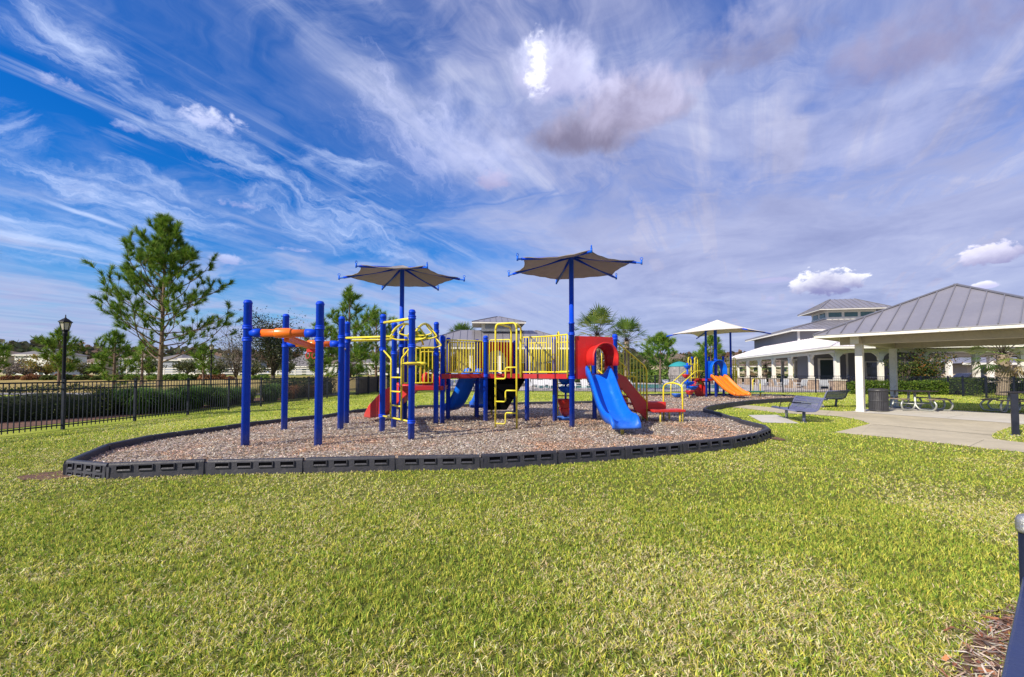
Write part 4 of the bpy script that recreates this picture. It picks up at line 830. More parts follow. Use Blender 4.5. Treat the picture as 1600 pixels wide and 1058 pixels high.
for a in [(50, 56, 105, 544, 554, 0, 1, 'white two-storey house with pale roof left of the nearer lamp post', True), (-20, 60, 118, 548, 556, 2, 0, 'beige brown-roofed house at the far left edge', True), (140, 46, 120, 556, 567, 2, 0, 'small brown-roofed house just right of the nearer lamp post', False),
          (205, 40, 118, 552, 560, 1, 0, 'grey-walled house seen between the young pines on the left', True), (262, 44, 112, 553, 562, 1, 1, 'grey house seen low behind the trunk of the big pine', True), (303, 42, 108, 552, 560, 0, 1, 'white two-storey house beside the farther lamp post', True),
          (362, 50, 116, 556, 565, 1, 0, 'grey house with brown roof behind the leftmost blue post', True), (462, 52, 112, 554, 572, 1, 1, 'house with a big grey roof behind the bare oak', False), (520, 50, 110, 562, 569, 0, 0, 'low white house between the blue posts of the orange bars', False),
          (574, 44, 118, 560, 567, 0, 1, 'low white house right of the yellow overhead beam post', False), (628, 52, 114, 560, 568, 0, 0, 'low white house behind the red slide', False),
          (1012, 50, 125, 561, 573, 0, 0, 'low house behind the yellow stair railing', False), (1062, 70, 105, 551, 567, 2, 0, 'brown-roofed house behind the teal umbrella', False), (1192, 92, 115, 556, 572, 2, 0, 'long brown-roofed house seen through the porch columns', False), (1255, 60, 125, 556, 570, 2, 0, 'brown-roofed house seen at the near end of the porch', False),
          (1466, 26, 120, 553, 568, 2, 2, 'tan house seen through the covered walkway', False)]:
    house(*a)
def service_building():
    p = atY(1600, 600, 62); root = empty('service_building', (p.x, 62, 0), R(-6), 'low white building with pale roof behind the palm on the right', 'building')
    MB().box(-7, 9, 0, 7, 0, 2.75).build('wall', WALLS[2], root); m = MB(); hip(m, -8.5, 10, -1.2, 8.2, 2.9, 3.5, 4.6, 3.75, .08); m.build('roof', ROOFM, root)
    for x in (-5, -2.6, 1, 3.6, 6): MB().box(x - .6, x + .6, -.04, .02, 1.3, 2.3).build('window', GLASS, root)
    f = MB().box(-8.5, 10, -1.24, -1.2, 2.6, 2.88); f.build('fascia', WHITE, root)
service_building()
# ------------------------------------------------------------------ playground structure
GZ = 0.06
def P2(px, py): return at(px, py, MULCHZ)
def post(parent, x, y, top, r=0.066, collars=(), mt=None, base=GZ, name='post'):
    m = MB(); m.lathe((x, y, 0), [(r, base), (r, top - 0.075), (r * 1.10, top - 0.07), (r * 1.10, top - 0.045), (r * 0.99, top - 0.04), (r * 0.93, top - 0.02), (r * 0.7, top - 0.005), (r * 0.3, top), (0.0005, top + .001)], 20)
    p = m.build(name, mt or BLUE, parent)
    if collars:
        for z in collars: c = MB(); c.lathe((x, y, z), [(r + .001, -.036), (r + .014, -.034), (r + .018, -.022), (r + .010, -.012), (r + .010, .012), (r + .018, .022), (r + .014, .034), (r + .001, .036)], 20); c.build('collar', mt or BLUE, p)
    return p
def guard(parent, a, b, zb, zt, n, r=0.016, name='railing', mt=None, leg=0.0, rr=None):
    """rail panel of vertical bars with rounded end uprights"""
    a, b = Vector(a), Vector(b); m = MB(); A0, A1, B0, B1 = [Vector((p.x, p.y, z)) for p, z in ((a, zb), (a, zt), (b, zb), (b, zt))]; rr = rr or r * 1.15
    m.tube(fil([A0 - Vector((0, 0, leg)), A1, B1, B0 - Vector((0, 0, leg))], 0.05), rr, 8); m.tube([A0, B0], rr, 8)
    for k in range(1, n): p = A0.lerp(B0, k / n); q = A1.lerp(B1, k / n); m.tube([p, q], r * 0.82, 6, False)
    return m.build(name, mt or YEL, parent)
def umbrella(parent, x, y, ang, R_=1.68, zh=4.30, zt=3.97, n=6, fab=None, post_r=0.066, base=GZ, sag=0.11, lip=0.0):
    m = MB(); m.lathe((x, y, 0), [(post_r, base), (post_r, 2.62), (post_r + .008, 2.62), (post_r + .008, 2.66), (post_r * .9, 2.66), (post_r * .9, zh - 0.02), (post_r * 1.7, zh - 0.015), (post_r * 1.7, zh + 0.015), (0.0, zh + 0.03)], 20); m.build('mast', BLUE, parent)
    can = None; vs, fs = [], []; N, Q = 12, 14; R0 = R_ * 0.90; apex = Vector((x, y, zh + 0.06))
    tips = [Vector((x + math.cos(R(ang + 360 / n * k)) * R0, y + math.sin(R(ang + 360 / n * k)) * R0, zh + 0.03 + (zt + .04 - zh - .03) * .90)) for k in range(n)]
    for side in (0, 1):
        off = Vector((0, 0, -0.012 * side))
        for k in range(n):
            a, b = tips[k], tips[(k + 1) % n]; o = len(vs)
            for i in range(N + 1):
                for j in range(Q + 1):
                    u, t = i / N, j / Q; hem = 1 - sag * 4 * t * (1 - t) * 0.9
                    p = apex.lerp(a.lerp(b, t), u * (1 - (1 - hem) * u ** 1.2)); bow = 4 * t * (1 - t) * u * (1 - u * 0.35)
                    p = p + Vector((0, 0, -0.10 * bow - 0.05 * math.sin(math.pi * u) + 0.006 * math.sin(t * 7 * math.pi) * u)); vs.append(p + off)
            for i in range(N):
                for j in range(Q):
                    q0 = o + i * (Q + 1) + j; f = (q0, q0 + 1, q0 + Q + 2, q0 + Q + 1); fs.append(f if side == 0 else f[::-1])
    m = MB().add(vs, fs, True); can = m.build('shade_canopy', fab or FABRIC, parent)
    hem = MB()
    for k in range(n):
        a, b = tips[k], tips[(k + 1) % n]; pts = []
        for j in range(Q + 1):
            t = j / Q; h = 1 - sag * 4 * t * (1 - t) * 0.9; p = apex.lerp(a.lerp(b, t), h); bow = 4 * t * (1 - t) * .65; pts.append(p + Vector((0, 0, -0.10 * bow - 0.006 + 0.006 * math.sin(t * 7 * math.pi))))
        hem.tube(pts, 0.010, 6)
    hem.build('hem_cord', FABRIC if fab is None else fab, can)
    for k in range(n):
        a = R(ang + 360 / n * k); d = Vector((math.cos(a), math.sin(a), 0)); hub = Vector((x, y, zh - 0.02)); tp = Vector((x, y, 0)) + d * R_ + Vector((0, 0, zt))
        r = MB(); r.tube([hub, tp - (tp - hub).normalized() * .12], 0.030, 10); rb = r.build('rib', BLUE, parent)
        s = MB(); dd = (tp - hub).normalized(); s.bar(tp - dd * .16, tp, 0.05, 0.03); s.tube([tp + Vector((0, 0, -.035)), tp + Vector((0, 0, .075))], 0.022, 8)
        up = tp + Vector((0, 0, .10)); s.tube([up + (d * math.cos(t_) + Vector((0, 0, 1)) * math.sin(t_)) * .03 for t_ in [2 * math.pi * i / 12 for i in range(12)]], 0.008, 6, closed=True)
        s.build('tip_bracket', BLUEP, rb)
    return can
def arch_panel(parent, a, b, z0, z1, zsp, ow, m, name='archway_panel', th=0.03, side=None):
    """flat panel from a to b, height z0..z1, with an arched hole of width ow springing at zsp"""
    a, b = Vector((a[0], a[1], 0)), Vector((b[0], b[1], 0)); L = (b - a).length; d = (b - a).normalized(); nrm = Vector((d.y, -d.x, 0)); c = L / 2; r = ow / 2; out, inn = [], []
    n = 14; arc = [(c + r * math.cos(math.pi * k / n), zsp + r * math.sin(math.pi * k / n)) for k in range(n + 1)]
    inn = [(c + r, z0)] + arc + [(c - r, z0)]
    def radial(x, z):
        dx, dz = x - c, z - zsp
        if z <= zsp: return (L if dx > 0 else 0.0, z)
        t = min((c / abs(dx)) if abs(dx) > 1e-6 else 1e9, (z1 - zsp) / max(dz, 1e-6)); return (c + dx * t, zsp + dz * t)
    outp = [radial(x, z) for x, z in inn]; mb = MB(); N = len(inn)
    vs = []
    for s in (0, th):
        for (x, z) in inn: p = a + d * x - nrm * s; vs.append((p.x, p.y, z))
        for (x, z) in outp: p = a + d * x - nrm * s; vs.append((p.x, p.y, z))
    fs = []
    for k in range(N - 1): fs += [(k, k + 1, N + k + 1, N + k), (2 * N + k + 1, 2 * N + k, 3 * N + k, 3 * N + k + 1), (k + 1, k, 2 * N + k, 2 * N + k + 1), (N + k, N + k + 1, 3 * N + k + 1, 3 * N + k)]
    fs += [(0, N, 3 * N, 2 * N), (2 * N - 1, N - 1, 3 * N - 1, 4 * N - 1)]
    # corner infill of the square top
    mb.add(vs, fs); tops = [p for p in outp if abs(p[1] - z1) < 1e-6]
    for sx, xx in ((1, L), (-1, 0.0)):
        side_ = [p for p in outp if abs(p[0] - xx) < 1e-6]; hi = max(side_, key=lambda p: p[1]); tt = max(tops, key=lambda p: p[0] * sx)
        tri = [hi, (xx, z1), tt]; vv = []
        for s in (0, th):
            for x, z in tri: p = a + d * x - nrm * s; vv.append((p.x, p.y, z))
        mb.add(vv, [(0, 1, 2), (5, 4, 3), (0, 3, 4, 1), (1, 4, 5, 2)])
    return mb.build(name, m, parent, bevel=0.006)
def hood(parent, c, nrm, zsp, r, depth, z0, m, name='hood', th=0.05, flare=0.12):
    """arched hood projecting along nrm"""
    nrm = Vector(nrm).normalized(); s = Vector((-nrm.y, nrm.x, 0)); c = Vector((c[0], c[1], 0)); rings = []; n = 18
    prof = []
    for t in range(7):
        f = t / 6; prof.append((f * depth, r + th + flare * f ** 1.6 * 0.6))
    inner = [(depth * (1 - t / 6) , r + 0.01 + flare * (1 - t / 6) ** 1.6 * 0.55) for t in range(7)]
    prof = prof + [(depth + .02, r + th * .5 + flare * .6)] + inner
    for k in range(n + 1):
        a = math.pi * k / n; ring = []
        for dd, rr in prof: p = c + nrm * dd + s * (rr * math.cos(a)); ring.append(Vector((p.x, p.y, zsp + rr * math.sin(a))))
        rings.append(ring)
    def leg(k0): return [Vector((p.x, p.y, z0)) for p in rings[k0]]
    rings = [leg(0)] + rings + [leg(-1)]
    return MB().loft(rings).build(name, m, parent)
def slide(parent, path, lanes, w, wall, m, name='slide', th=0.03, supp=None, flare=True):
    """moulded slide; path is a list of (point, wall scale); lanes beside each other share ridges"""
    pts = [Vector(p[0]) for p in path]; rings = []
    for i, p in enumerate(pts):
        t = (pts[min(i + 1, len(pts) - 1)] - pts[max(i - 1, 0)]).normalized(); h = Vector((t.x, t.y, 0)).normalized(); s = Vector((-h.y, h.x, 0)); u = s.cross(t) * -1
        if u.z < 0: u = -u
        hw = path[i][1] * wall; prof = []; W = w * lanes
        prof += [(-W / 2 - 0.045, -0.03), (-W / 2 - 0.065, hw * 0.75), (-W / 2 - 0.05, hw), (-W / 2 - 0.01, hw)]
        K = 10 * lanes
        for k in range(K + 1):
            x = -W / 2 + W * k / K; ph = (x + W / 2) / w % 1.0; e = min((x + W / 2), (W / 2 - x)) / (w * .5)
            z = hw * 0.92 * max(0, 1 - e / .42) ** 1.6 if e < .42 else 0.0
            if lanes > 1:
                dr = min(abs(x + W / 2 - w * j) for j in range(1, lanes)); z += max(0, 1 - dr / (w * .30)) ** 1.5 * hw * .50
            prof.append((x, z))
        prof += [(W / 2 + 0.01, hw), (W / 2 + 0.05, hw), (W / 2 + 0.065, hw * 0.75), (W / 2 + 0.045, -0.03)]
        prof += [(W / 2 - .05, -th - .01), (0, -th - .02), (-W / 2 + .05, -th - .01)]
        rings.append([p + s * x + u * z for x, z in prof])
    mb = MB().loft(rings); o = mb.build(name, m, parent, bevel=0)
    return o
def bez(p0, p1, p2, p3, n):
    p0, p1, p2, p3 = map(Vector, (p0, p1, p2, p3)); return [p0 * (1 - t) ** 3 + p1 * 3 * t * (1 - t) ** 2 + p2 * 3 * t * t * (1 - t) + p3 * t ** 3 for t in [k / n for k in range(n + 1)]]
def pod(parent, x, y, z, r, m, name='stepping_pod', tri=3, h=0.16):
    """lobed hollow stepping pod"""
    rings = []; n = 24
    for rr, zz in ((0.25, -h), (0.62, -h * .75), (0.92, -h * .2), (1.0, 0), (0.97, .02), (0.85, .02), (0.6, 0), (0.2, -.01)):
        rings.append([Vector((x + r * rr * (1 + .18 * math.cos(tri * a)) * math.cos(a), y + r * rr * (1 + .18 * math.cos(tri * a)) * math.sin(a), z + zz)) for a in [2 * math.pi * k / n for k in range(n)]])
    return MB().loft(rings).build(name, m, parent)

def playground():
    root = empty('play_structure', (0, 0, 0), label='large blue, red and yellow climbing structure with two hexagonal shade canopies', cat='play structure')
    X = dict(P1=(383, 697), P2=(497, 696), P3=(444, 671), P4=(532, 671), P5=(541, 662), P6=(597, 674), P7=(615, 668), P8=(642.5, 687), P9=(626.5, 659.5), P10=(681, 662.5), P11=(691, 661), P12=(758.6, 657.7), P13=(823.5, 657), P14=(867, 658.6), P15=(893.8, 667.4), P16=(961.7, 664), P17=(929, 655.5))
    Q = {k: P2(*v) for k, v in X.items()}; Q['P18'] = Vector((0.10, 13.9, 0.1)); Q['P19'] = Vector((-1.04, 13.5, 0.1))
    def V(k, z): return Vector((Q[k].x, Q[k].y, z))
    tops = dict(P1=468.5, P2=470.5, P3=490.5, P4=494.5, P5=502.6, P6=490.8, P7=503.5, P8=483.5, P10=503, P11=524, P12=524.4, P13=526, P14=527, P16=522, P17=527)
    col = dict(P1=(2.24, 2.02), P2=(2.24, 2.02), P3=(2.24, 2.06), P4=(2.26, 2.06), P5=(2.42, 2.24), P6=(2.58, 1.95, .45), P7=(2.36, 1.9), P8=(2.52, 1.95, .45), P10=(2.5, 1.9), P11=(2.3, 1.35), P12=(1.35, 2.3), P13=(1.35,), P14=(1.35,), P16=(2.3, 1.3), P17=(1.35,), P4b=())
    for k in Q:
        if k in ('P9', 'P15'): continue
        top = atY(0, tops[k], Q[k].y).z if k in tops else 2.42
        post(root, Q[k].x, Q[k].y, top, 0.070 if k in ('P1', 'P2', 'P3', 'P4', 'P5') else 0.064, col.get(k, (1.35,)))
    umbrella(root, Q['P9'].x, Q['P9'].y, 4); umbrella(root, Q['P15'].x, Q['P15'].y, 37)
    for k, zs in (('P9', (1.0, 2.15)), ('P15', (1.30, 2.38))):
        m = MB()
        for z in zs: m = MB(); m.lathe((Q[k].x, Q[k].y, z), [(.066, -.036), (.08, -.03), (.084, -.02), (.076, -.01), (.076, .01), (.084, .02), (.08, .03), (.066, .036)], 18); m.build('collar', BLUE, root)
    # orange overhead track
    z = 2.14
    def sleeve(a, b, f=0.17):
        d = (b - a); L = d.length; d = d.normalized()
        for p, s in ((a, 1), (b, -1)): m = MB(); m.tube([p + d * s * .05, p + d * s * .13, p + d * s * .14, p + d * s * .25], [.058, .076, .079, .079], 16); m.build('beam_socket', BLUE, root)
    def ob(k1, k2, z):
        a, b = V(k1, z), V(k2, z); d = (b - a).normalized(); sleeve(a, b); m = MB().tube([a + d * .18, b - d * .18], 0.070, 18); return m.build('overhead_beam', ORG, root), a.lerp(b, .5), d
    _, m1, d1 = ob('P1', 'P2', z); _, m2, d2 = ob('P3', 'P4', 2.10)
    m = MB(); m.tube([m1 - d1 * .15, m1 - d1 * .13, m1 + d1 * .13, m1 + d1 * .15], [.082, .092, .092, .082], 18); m.build('track_clamp', ORGP, root); MB().tube([m2 - d2 * .12, m2 + d2 * .12], .092, 18).build('track_clamp', ORGP, root)
    A = m1 + Vector((0, 0.06, -0.10)); B = m2 + Vector((0.0, -.02, -0.09)); A = A + Vector((.02, 0, 0)); m = MB().bar(A, B, 0.085, 0.10); m.bar(A + Vector((0, 0, .06)), B + Vector((0, 0, .06)), 0.12, 0.025); m.build('sliding_track', ORG, root, bevel=.008)
    h = A.lerp(B, .90); m = MB(); m.bar(h + Vector((-.09, 0, -.08)), h + Vector((.09, 0, -.08)), .05, .07)
    for s in (-1, 1): c = h + Vector((s * .07, 0, -.19)); m.tube([c + Vector((math.cos(t) * .045, math.sin(t) * .01, math.sin(t) * .075)) for t in [2 * math.pi * i / 14 for i in range(14)]], .010, 6, closed=True)
    m.build('trolley_handle', RED, root)
    # pole and yellow parallel beams
    a = V('P5', 2.02) + Vector((-.05, -.05, 0)); m = MB(); m.tube(fil([V('P5', 2.08), a + Vector((-.02, -.12, -.04)), a + Vector((-.02, -.14, -.25)), a + Vector((-.04, -.14, -1.9))], .1), .021, 10); m.build('climbing_pole', CREAM, root)
    for dy, zz in ((-.09, 2.33), (.09, 2.27)):
        a, b = V('P5', zz) + Vector((0, dy, 0)), V('P7', zz - .03) + Vector((0, dy, 0)); MB().tube([a, b], .030, 10).build('parallel_bar', YEL, root)
    # bar and ladder between the two front posts
    MB().tube([V('P6', 2.56), V('P8', 2.50)], .030, 10).build('top_bar', YEL, root)
    a, b = V('P6', .45), V('P8', .45); lad = MB(); lad.tube([a, b], .020, 8); L1, L2 = a.lerp(b, .32), a.lerp(b, .68)
    for p, e in ((L1, V('P6', 1.95)), (L2, V('P8', 1.95))): lad.tube(fil([Vector((p.x, p.y, .45)), Vector((p.x, p.y, 1.72)), e], .06), .019, 8)
    for zz in (.72, 1.02, 1.32): lad.tube([Vector((L1.x, L1.y, zz)), Vector((L2.x, L2.y, zz))], .017, 8)
    lad.build('ladder', YEL, root)
    p = V('P8', 1.60); m = MB(); m.lathe(p, [(.068, -.03), (.10, -.03), (.17, -.005), (.19, .0), (.17, .012), (.10, .03), (.068, .03)], 24); m.tube([p + Vector((.1, 0, 0)), p + Vector((.24, .02, 0)), p + Vector((.30, .03, 0))], [.04, .035, .008], 8); m.build('steering_ring', YEL, root)
    # arched loop ladder overhead from the low tower to the front posts
    a0, a1 = V('P7', 2.28), V('P8', 2.30); b0, b1 = V('P10', 2.1), V('P10', 2.1)
    dirp = (V('P10', 0) - V('P8', 0)).normalized(); sidep = Vector((-dirp.y, dirp.x, 0)); m = MB(); rails = []
    for s in (-.05, .42):
        m = MB()
        st = V('P8', 2.34) + sidep * s + dirp * .1; en = V('P10', 2.30) + sidep * s * .8 - dirp * .02; st.z = 2.22; en.z = 2.16
        pts = []
        for k in range(17): t = k / 16; q = st.lerp(en, t); q.z += .34 * math.sin(math.pi * t) ** .8; pts.append(q)
        rails.append(pts); m.tube(pts, .026, 8); m.build('arch_rail', YEL, root)
    for k in (2, 6, 10, 14):
        l, r = rails[0][k], rails[1][k]; m = MB(); o = (l - r).normalized() * .16; dn = Vector((0, 0, -.24)); m.tube(fil([l, l + o + dn * .9, l + dn * 1.1, r + dn * 1.1, r - o + dn * .9, r], .05), .017, 8); m.build('hand_loop', YEL, root)
    # low tower deck (z 1.08)
    zc = 1.08; pc = [V('P7', 0) + Vector((.08, .5, 0)), V('P9', 0) + Vector((-.05, .05, 0)), Vector((-3.05, 13.3, 0)), Vector((-1.95, 13.35, 0)), V('P11', 0), V('P10', 0)]
    pc = [Vector((-2.92, 11.75, 0)), Vector((-3.05, 13.0, 0)), Vector((-1.85, 13.2, 0)), Vector((-1.80, 11.95, 0))]
    def deck(poly, z, th=.11): return MB().prism([(p.x, p.y) for p in poly], z - th, z).build('deck', REDD, root, bevel=.008)
    deck(pc, zc); post(root, pc[1].x, pc[1].y, 2.45, .064, (zc,)); post(root, pc[2].x, pc[2].y, 2.45, .064, (zc,))
    guard(root, pc[0] + Vector((.12, 0, 0)), pc[3] + Vector((-.18, 0, 0)), zc + .08, zc + .98, 8, .016); guard(root, pc[2] + Vector((-.12, 0, 0)), pc[1] + Vector((.45, 0, 0)), zc + .08, zc + .95, 6)
    # red bump-out and red slide off the back left of the low tower
    m = MB(); f = [(0, 1.14), (.10, 1.16), (.55, .93), (.92, .55), (1.05, .30), (1.05, .22), (.85, .20), (.55, .25), (.15, .55), (-.35, 1.0), (-.35, 1.09)]
    c0 = Vector((-2.95, 12.55, 0)); dd = Vector((-.985, .17, 0)); ss = Vector((.17, .985, 0)); rg = []
    for s in (-.30, -.26, .26, .30):
        k = .97 if abs(s) > .28 else 1.0; rg.append([c0 + dd * (x * 1.0) + ss * s + Vector((0, 0, .2 + (z - .2) * k)) for x, z in f])
    m.loft(rg, True, True, False); m.build('climber_wall', RED, root, bevel=.02)
    for k in range(3): x = -2.45 + k * .24; MB().lathe((x, 12.95, 1.09), [(.10, 0), (.11, .2), (.09, .30), (.05, .34), (0, .35)], 14).build('bump_panel', RED, root)
    # arch bridge with yellow bars
    b0, b1 = Vector((-1.80, 12.0, 0)), V('P12', 0); m = MB(); nb = 9
    e0, e1 = Vector((-1.85, 12.95, 0)), V('P19', 0)
    for k in range(nb):
        t0, t1 = k / nb + .004, (k + 1) / nb - .004
        def zz(t): return 1.40 - .05 * math.sin(math.pi * t)
        m.prism([((b0.lerp(b1, t0)).x, (b0.lerp(b1, t0)).y), ((b0.lerp(b1, t1)).x, (b0.lerp(b1, t1)).y), ((e0.lerp(e1, t1)).x, (e0.lerp(e1, t1)).y), ((e0.lerp(e1, t0)).x, (e0.lerp(e1, t0)).y)], zz((t0 + t1) / 2) - .08, zz((t0 + t1) / 2))
    m.build('bridge_tread', REDD, root, bevel=.004)
    MB().bar(b0 + Vector((0, 0, 1.345)), b1 + Vector((0, 0, 1.345)), .05, .10).build('bridge_beam', REDD, root); m = MB().bar(e0 + Vector((0, 0, 1.33)), e1 + Vector((0, 0, 1.33)), .05, .10); m.build('bridge_beam', REDD, root)
    for a, b in ((b0, b1), (e0, e1)): guard(root, a.lerp(b, .05), a.lerp(b, .93), 1.44, 2.30, 13, .015)
    MB().prism([(-1.85, 11.95), (-1.62, 12.0), (-1.68, 13.0), (-1.88, 13.1)], 1.27, 1.395).build('deck', REDD, root)
    # main decks (z 1.40)
    zd = 1.40; deck([V('P12', 0), V('P13', 0), V('P18', 0), V('P19', 0)], zd, .13)
    deck([V('P13', 0) + Vector((.02, .03, 0)), V('P14', 0) + Vector((-.03, .04, 0)), V('P17', 0) + Vector((-1.1, .35, 0)), V('P18', 0) + Vector((.3, -.25, 0))], zd - .003, .13); deck([V('P14', 0), V('P15', 0), V('P16', 0), V('P17', 0)], zd, .13)
    g1, g2 = V('P12', 0) + Vector((.11, -.02, 0)), Vector((-.05, 12.35, 0))
    guard(root, g1, g2, zd + .07, 2.33, 7, .015)
    # long curved guard from beside the pole ladder to the canopy mast
    pa, pb, pcx = Vector((.22, 12.15, 0)), Vector((.70, 12.0, 0)), V('P15', 0) + Vector((-.10, .05, 0)); m = MB(); cv = bez(pa, pb, Vector((1.0, 11.8, 0)), pcx, 18)
    for z_ in (zd + .04, 2.37): m.tube([Vector((p.x, p.y, z_)) for p in cv], .019, 8)
    for i, p in enumerate(cv):
        if i % 1 == 0: m.tube([Vector((p.x, p.y, zd + .04 - (.14 if i in (0, 18) else 0))), Vector((p.x, p.y, 2.37))], .019 if i in (0, 18) else .012, 6)
    m.build('railing', YEL, root)
    MB().prism([(p.x, p.y) for p in cv] + [(V('P14', 0).x, V('P14', 0).y), (V('P13', 0).x, V('P13', 0).y)], zd - .125, zd - .006).build('deck', REDD, root)
    guard(root, V('P17', 0) + Vector((-.1, 0, 0)), Vector((1.2, 13.6, 0)), zd + .07, 2.33, 8, .014); guard(root, Vector((1.05, 13.65, 0)), V('P18', 0) + Vector((.12, 0, 0)), zd + .07, 2.33, 7, .014)
    # pole ladder with offset loop steps
    a0, a1 = P2(772.7, 666.4), P2(807.3, 672); a0.z = a1.z = 0
    ax = (a1 - a0); a0 = Vector((-.40, 11.05, 0)); a1 = Vector((.11, 10.75, 0)); dk0, dk1 = Vector((-.02, 12.25, 0)), Vector((.24, 12.1, 0)); m = MB(); zt = 2.62
    m.tube(fil([a0 + Vector((0, 0, GZ)), a0 + Vector((0, 0, zt)), dk0 + Vector((0, 0, zt + .03)), dk0 + Vector((0, 0, zd - .1))], .2, 8), .024, 10); m.tube(fil([a1 + Vector((0, 0, GZ)), a1 + Vector((0, 0, zt - .02)), dk1 + Vector((0, 0, zt)), dk1 + Vector((0, 0, zd - .1))], .2, 8), .024, 10)
    m.tube([a0 + Vector((0, 0, zt - .12)) , a1 + Vector((0, 0, zt - .12))], .0001, 4) if False else m.tube(fil([a0 + Vector((0, 0, zt - .16)), a0.lerp(a1, .06) + Vector((0, 0, zt - .01)), a0.lerp(a1, .94) + Vector((0, 0, zt - .01)), a1 + Vector((0, 0, zt - .16))], .14, 6), .024, 8)
    m.build('climber_frame', YEL, root)
    for z_ in (.20, .73, 1.28):
        M_ = a0.lerp(a1, .48); m = MB().tube(fil([Vector((a0.x, a0.y, z_)), Vector((M_.x, M_.y, z_)), Vector((M_.x, M_.y, z_ + .27)), Vector((a1.x, a1.y, z_ + .27))], .06), .019, 8); m.build('climber_rung', YEL, root)
    # back of the tower: red arch panel, slides
    arch_panel(root, V('P19', 0) + Vector((.06, .02, 0)), V('P18', 0) + Vector((-.06, -.02, 0)), zd, 2.36, 1.80, .62, RED)
    s0 = Vector((-1.02, 12.95, zd)); dirb = Vector((-.80, .6, 0)).normalized()
    slide(root, [(s0, .9)] + [(p, 1) for p in bez(s0 + dirb * .1, s0 + dirb * .35 + Vector((0, 0, -.15)), s0 + dirb * .55 + Vector((0, 0, -.98)), s0 + dirb * 1.0 + Vector((0, 0, -1.05)), 10)], 1, .42, .17, BLUEP, 'wave_slide')
    s0 = Vector((-.45, 13.75, zd)); dirb = Vector((-.28, .96, 0)).normalized()
    slide(root, [(s0, .9)] + [(p, 1) for p in bez(s0 + dirb * .1, s0 + dirb * .5 + Vector((0, 0, -.1)), s0 + dirb * .9 + Vector((0, 0, -1.0)), s0 + dirb * 1.9 + Vector((0, 0, -1.12)), 12)], 2, .42, .17, BLUEP, 'double_slide')
    for s in (-.25, .25): MB().tube([(-.95 + s, 15.3, GZ), (-.95 + s, 15.3, .25)], .03, 8).build('slide_support', YEL, root)
    m = MB(); m.box(-1.25, -.55, 13.7, 14.1, .38, .46); m.build('play_seat', BLUEP, root, bevel=.02)
    for x in (-1.12, -.62): MB().tube([(x, 13.85, GZ), (x, 13.85, .39)], .028, 8).build('seat_leg', YEL, root)
    # black sheet under the deck stands in for a slide's shaded underside
    m = MB(); m.add([(-.72, 12.72, 1.27), (.40, 12.85, 1.27), (-.15, 12.9, .38), (-.72, 12.85, .38), (-.72, 12.75, 1.27), (.40, 12.88, 1.27), (-.15, 12.93, .38), (-.72, 12.88, .38)], [(0, 1, 2, 3), (7, 6, 5, 4), (0, 4, 5, 1), (1, 5, 6, 2), (2, 6, 7, 3), (3, 7, 4, 0)]); m.build('slide_shade_sheet', HOLE, root)
    # pods on a pole
    px_, py_ = 1.50, 12.75; pole = MB().tube([(px_, py_, GZ), (px_, py_, 1.35)], .030, 10).build('pod_pole', BLUE, root)
    pod(root, px_ - .03, py_, 1.25, .20, BLUEP); pod(root, px_ + .02, py_ - .02, 1.02, .20, BLUEP, tri=4); pod(root, px_ - .04, py_, .68, .22, RED, h=.3); pod(root, px_ - .02, py_ + .03, .42, .17, RED, h=.22); pod(root, px_ - .05, py_, .18, .24, BLUEP, h=.12)
    m = MB()
    for s in (0, .42): m.tube(fil([(1.35 + s, 13.0, zd), (1.35 + s, 13.0, 2.62), (1.35 + s, 13.55, 2.6), (1.35 + s, 13.55, GZ)], .22, 8), .022, 8)
    m.build('rear_climber_frame', YEL, root)
    for z_ in (.4, .75, 1.1): MB().tube([(1.35, 13.55, z_), (1.77, 13.55, z_)], .018, 8).build('climber_rung', YEL, root)
    # red panel with hood over the blue double slide
    a, b = V('P15', 0), V('P16', 0); d = (b - a).normalized(); nr = Vector((d.y, -d.x, 0)); pa = a + d * .10 + nr * .02; pb = b - d * .085 + nr * .02; c = (pa + pb) / 2 + nr * .002 + d * .06
    arch_panel(root, pa + d * .06, pb + d * .06, 1.27, 2.33, 1.81, .50, RED, th=.04); MB().prism([((pa).x, (pa).y), ((pa + d * .055).x, (pa + d * .055).y), ((pa + d * .055 - nr * .04).x, (pa + d * .055 - nr * .04).y), ((pa - nr * .04).x, (pa - nr * .04).y)], 1.27, 2.33).build('panel_edge', RED, root)
    hood(root, c, nr, 1.80, .26, .42, 1.60, RED, flare=.10)
    s0 = c + Vector((0, 0, zd - .02)) + nr * .01; n2 = Vector((.15, -.99, 0)).normalized(); E = s0 + n2 * 1.62 + Vector((0, 0, -1.02))
    pth = [(s0 - n2 * .05, .6), (s0 + n2 * .05, 1.15)] + [(p, 1.0) for p in bez(s0 + n2 * .14 + Vector((0, 0, -.04)), s0 + n2 * .50 + Vector((0, 0, -.28)), s0 + n2 * .95 + Vector((0, 0, -1.08)), E, 16)] + [(E + n2 * .10 + Vector((0, 0, -.01)), .75), (E + n2 * .19 + Vector((0, 0, -.045)), .35), (E + n2 * .23 + Vector((0, 0, -.10)), .1)]
    slide(root, pth, 1, .52, .19, BLUEP, 'blue_slide')
    m = MB()
    ridge = [p + Vector((0, 0, .02)) for p, w in pth[2:-3]]
    q = E + n2 * -.02; MB().tube([(q.x, q.y, GZ), (q.x, q.y, E.z - .02)], .036, 10).build('slide_support', YEL, root)
    # stairs on the right
    F0, F1 = V('P16', 0) + Vector((.06, .12, 0)), P2(1008.6, 658.5); G0 = V('P17', 0) + Vector((.10, -.10, 0)); G1 = F1 + (G0 - F0); G1.z = F0.z = G0.z = 0; F1.z = 0
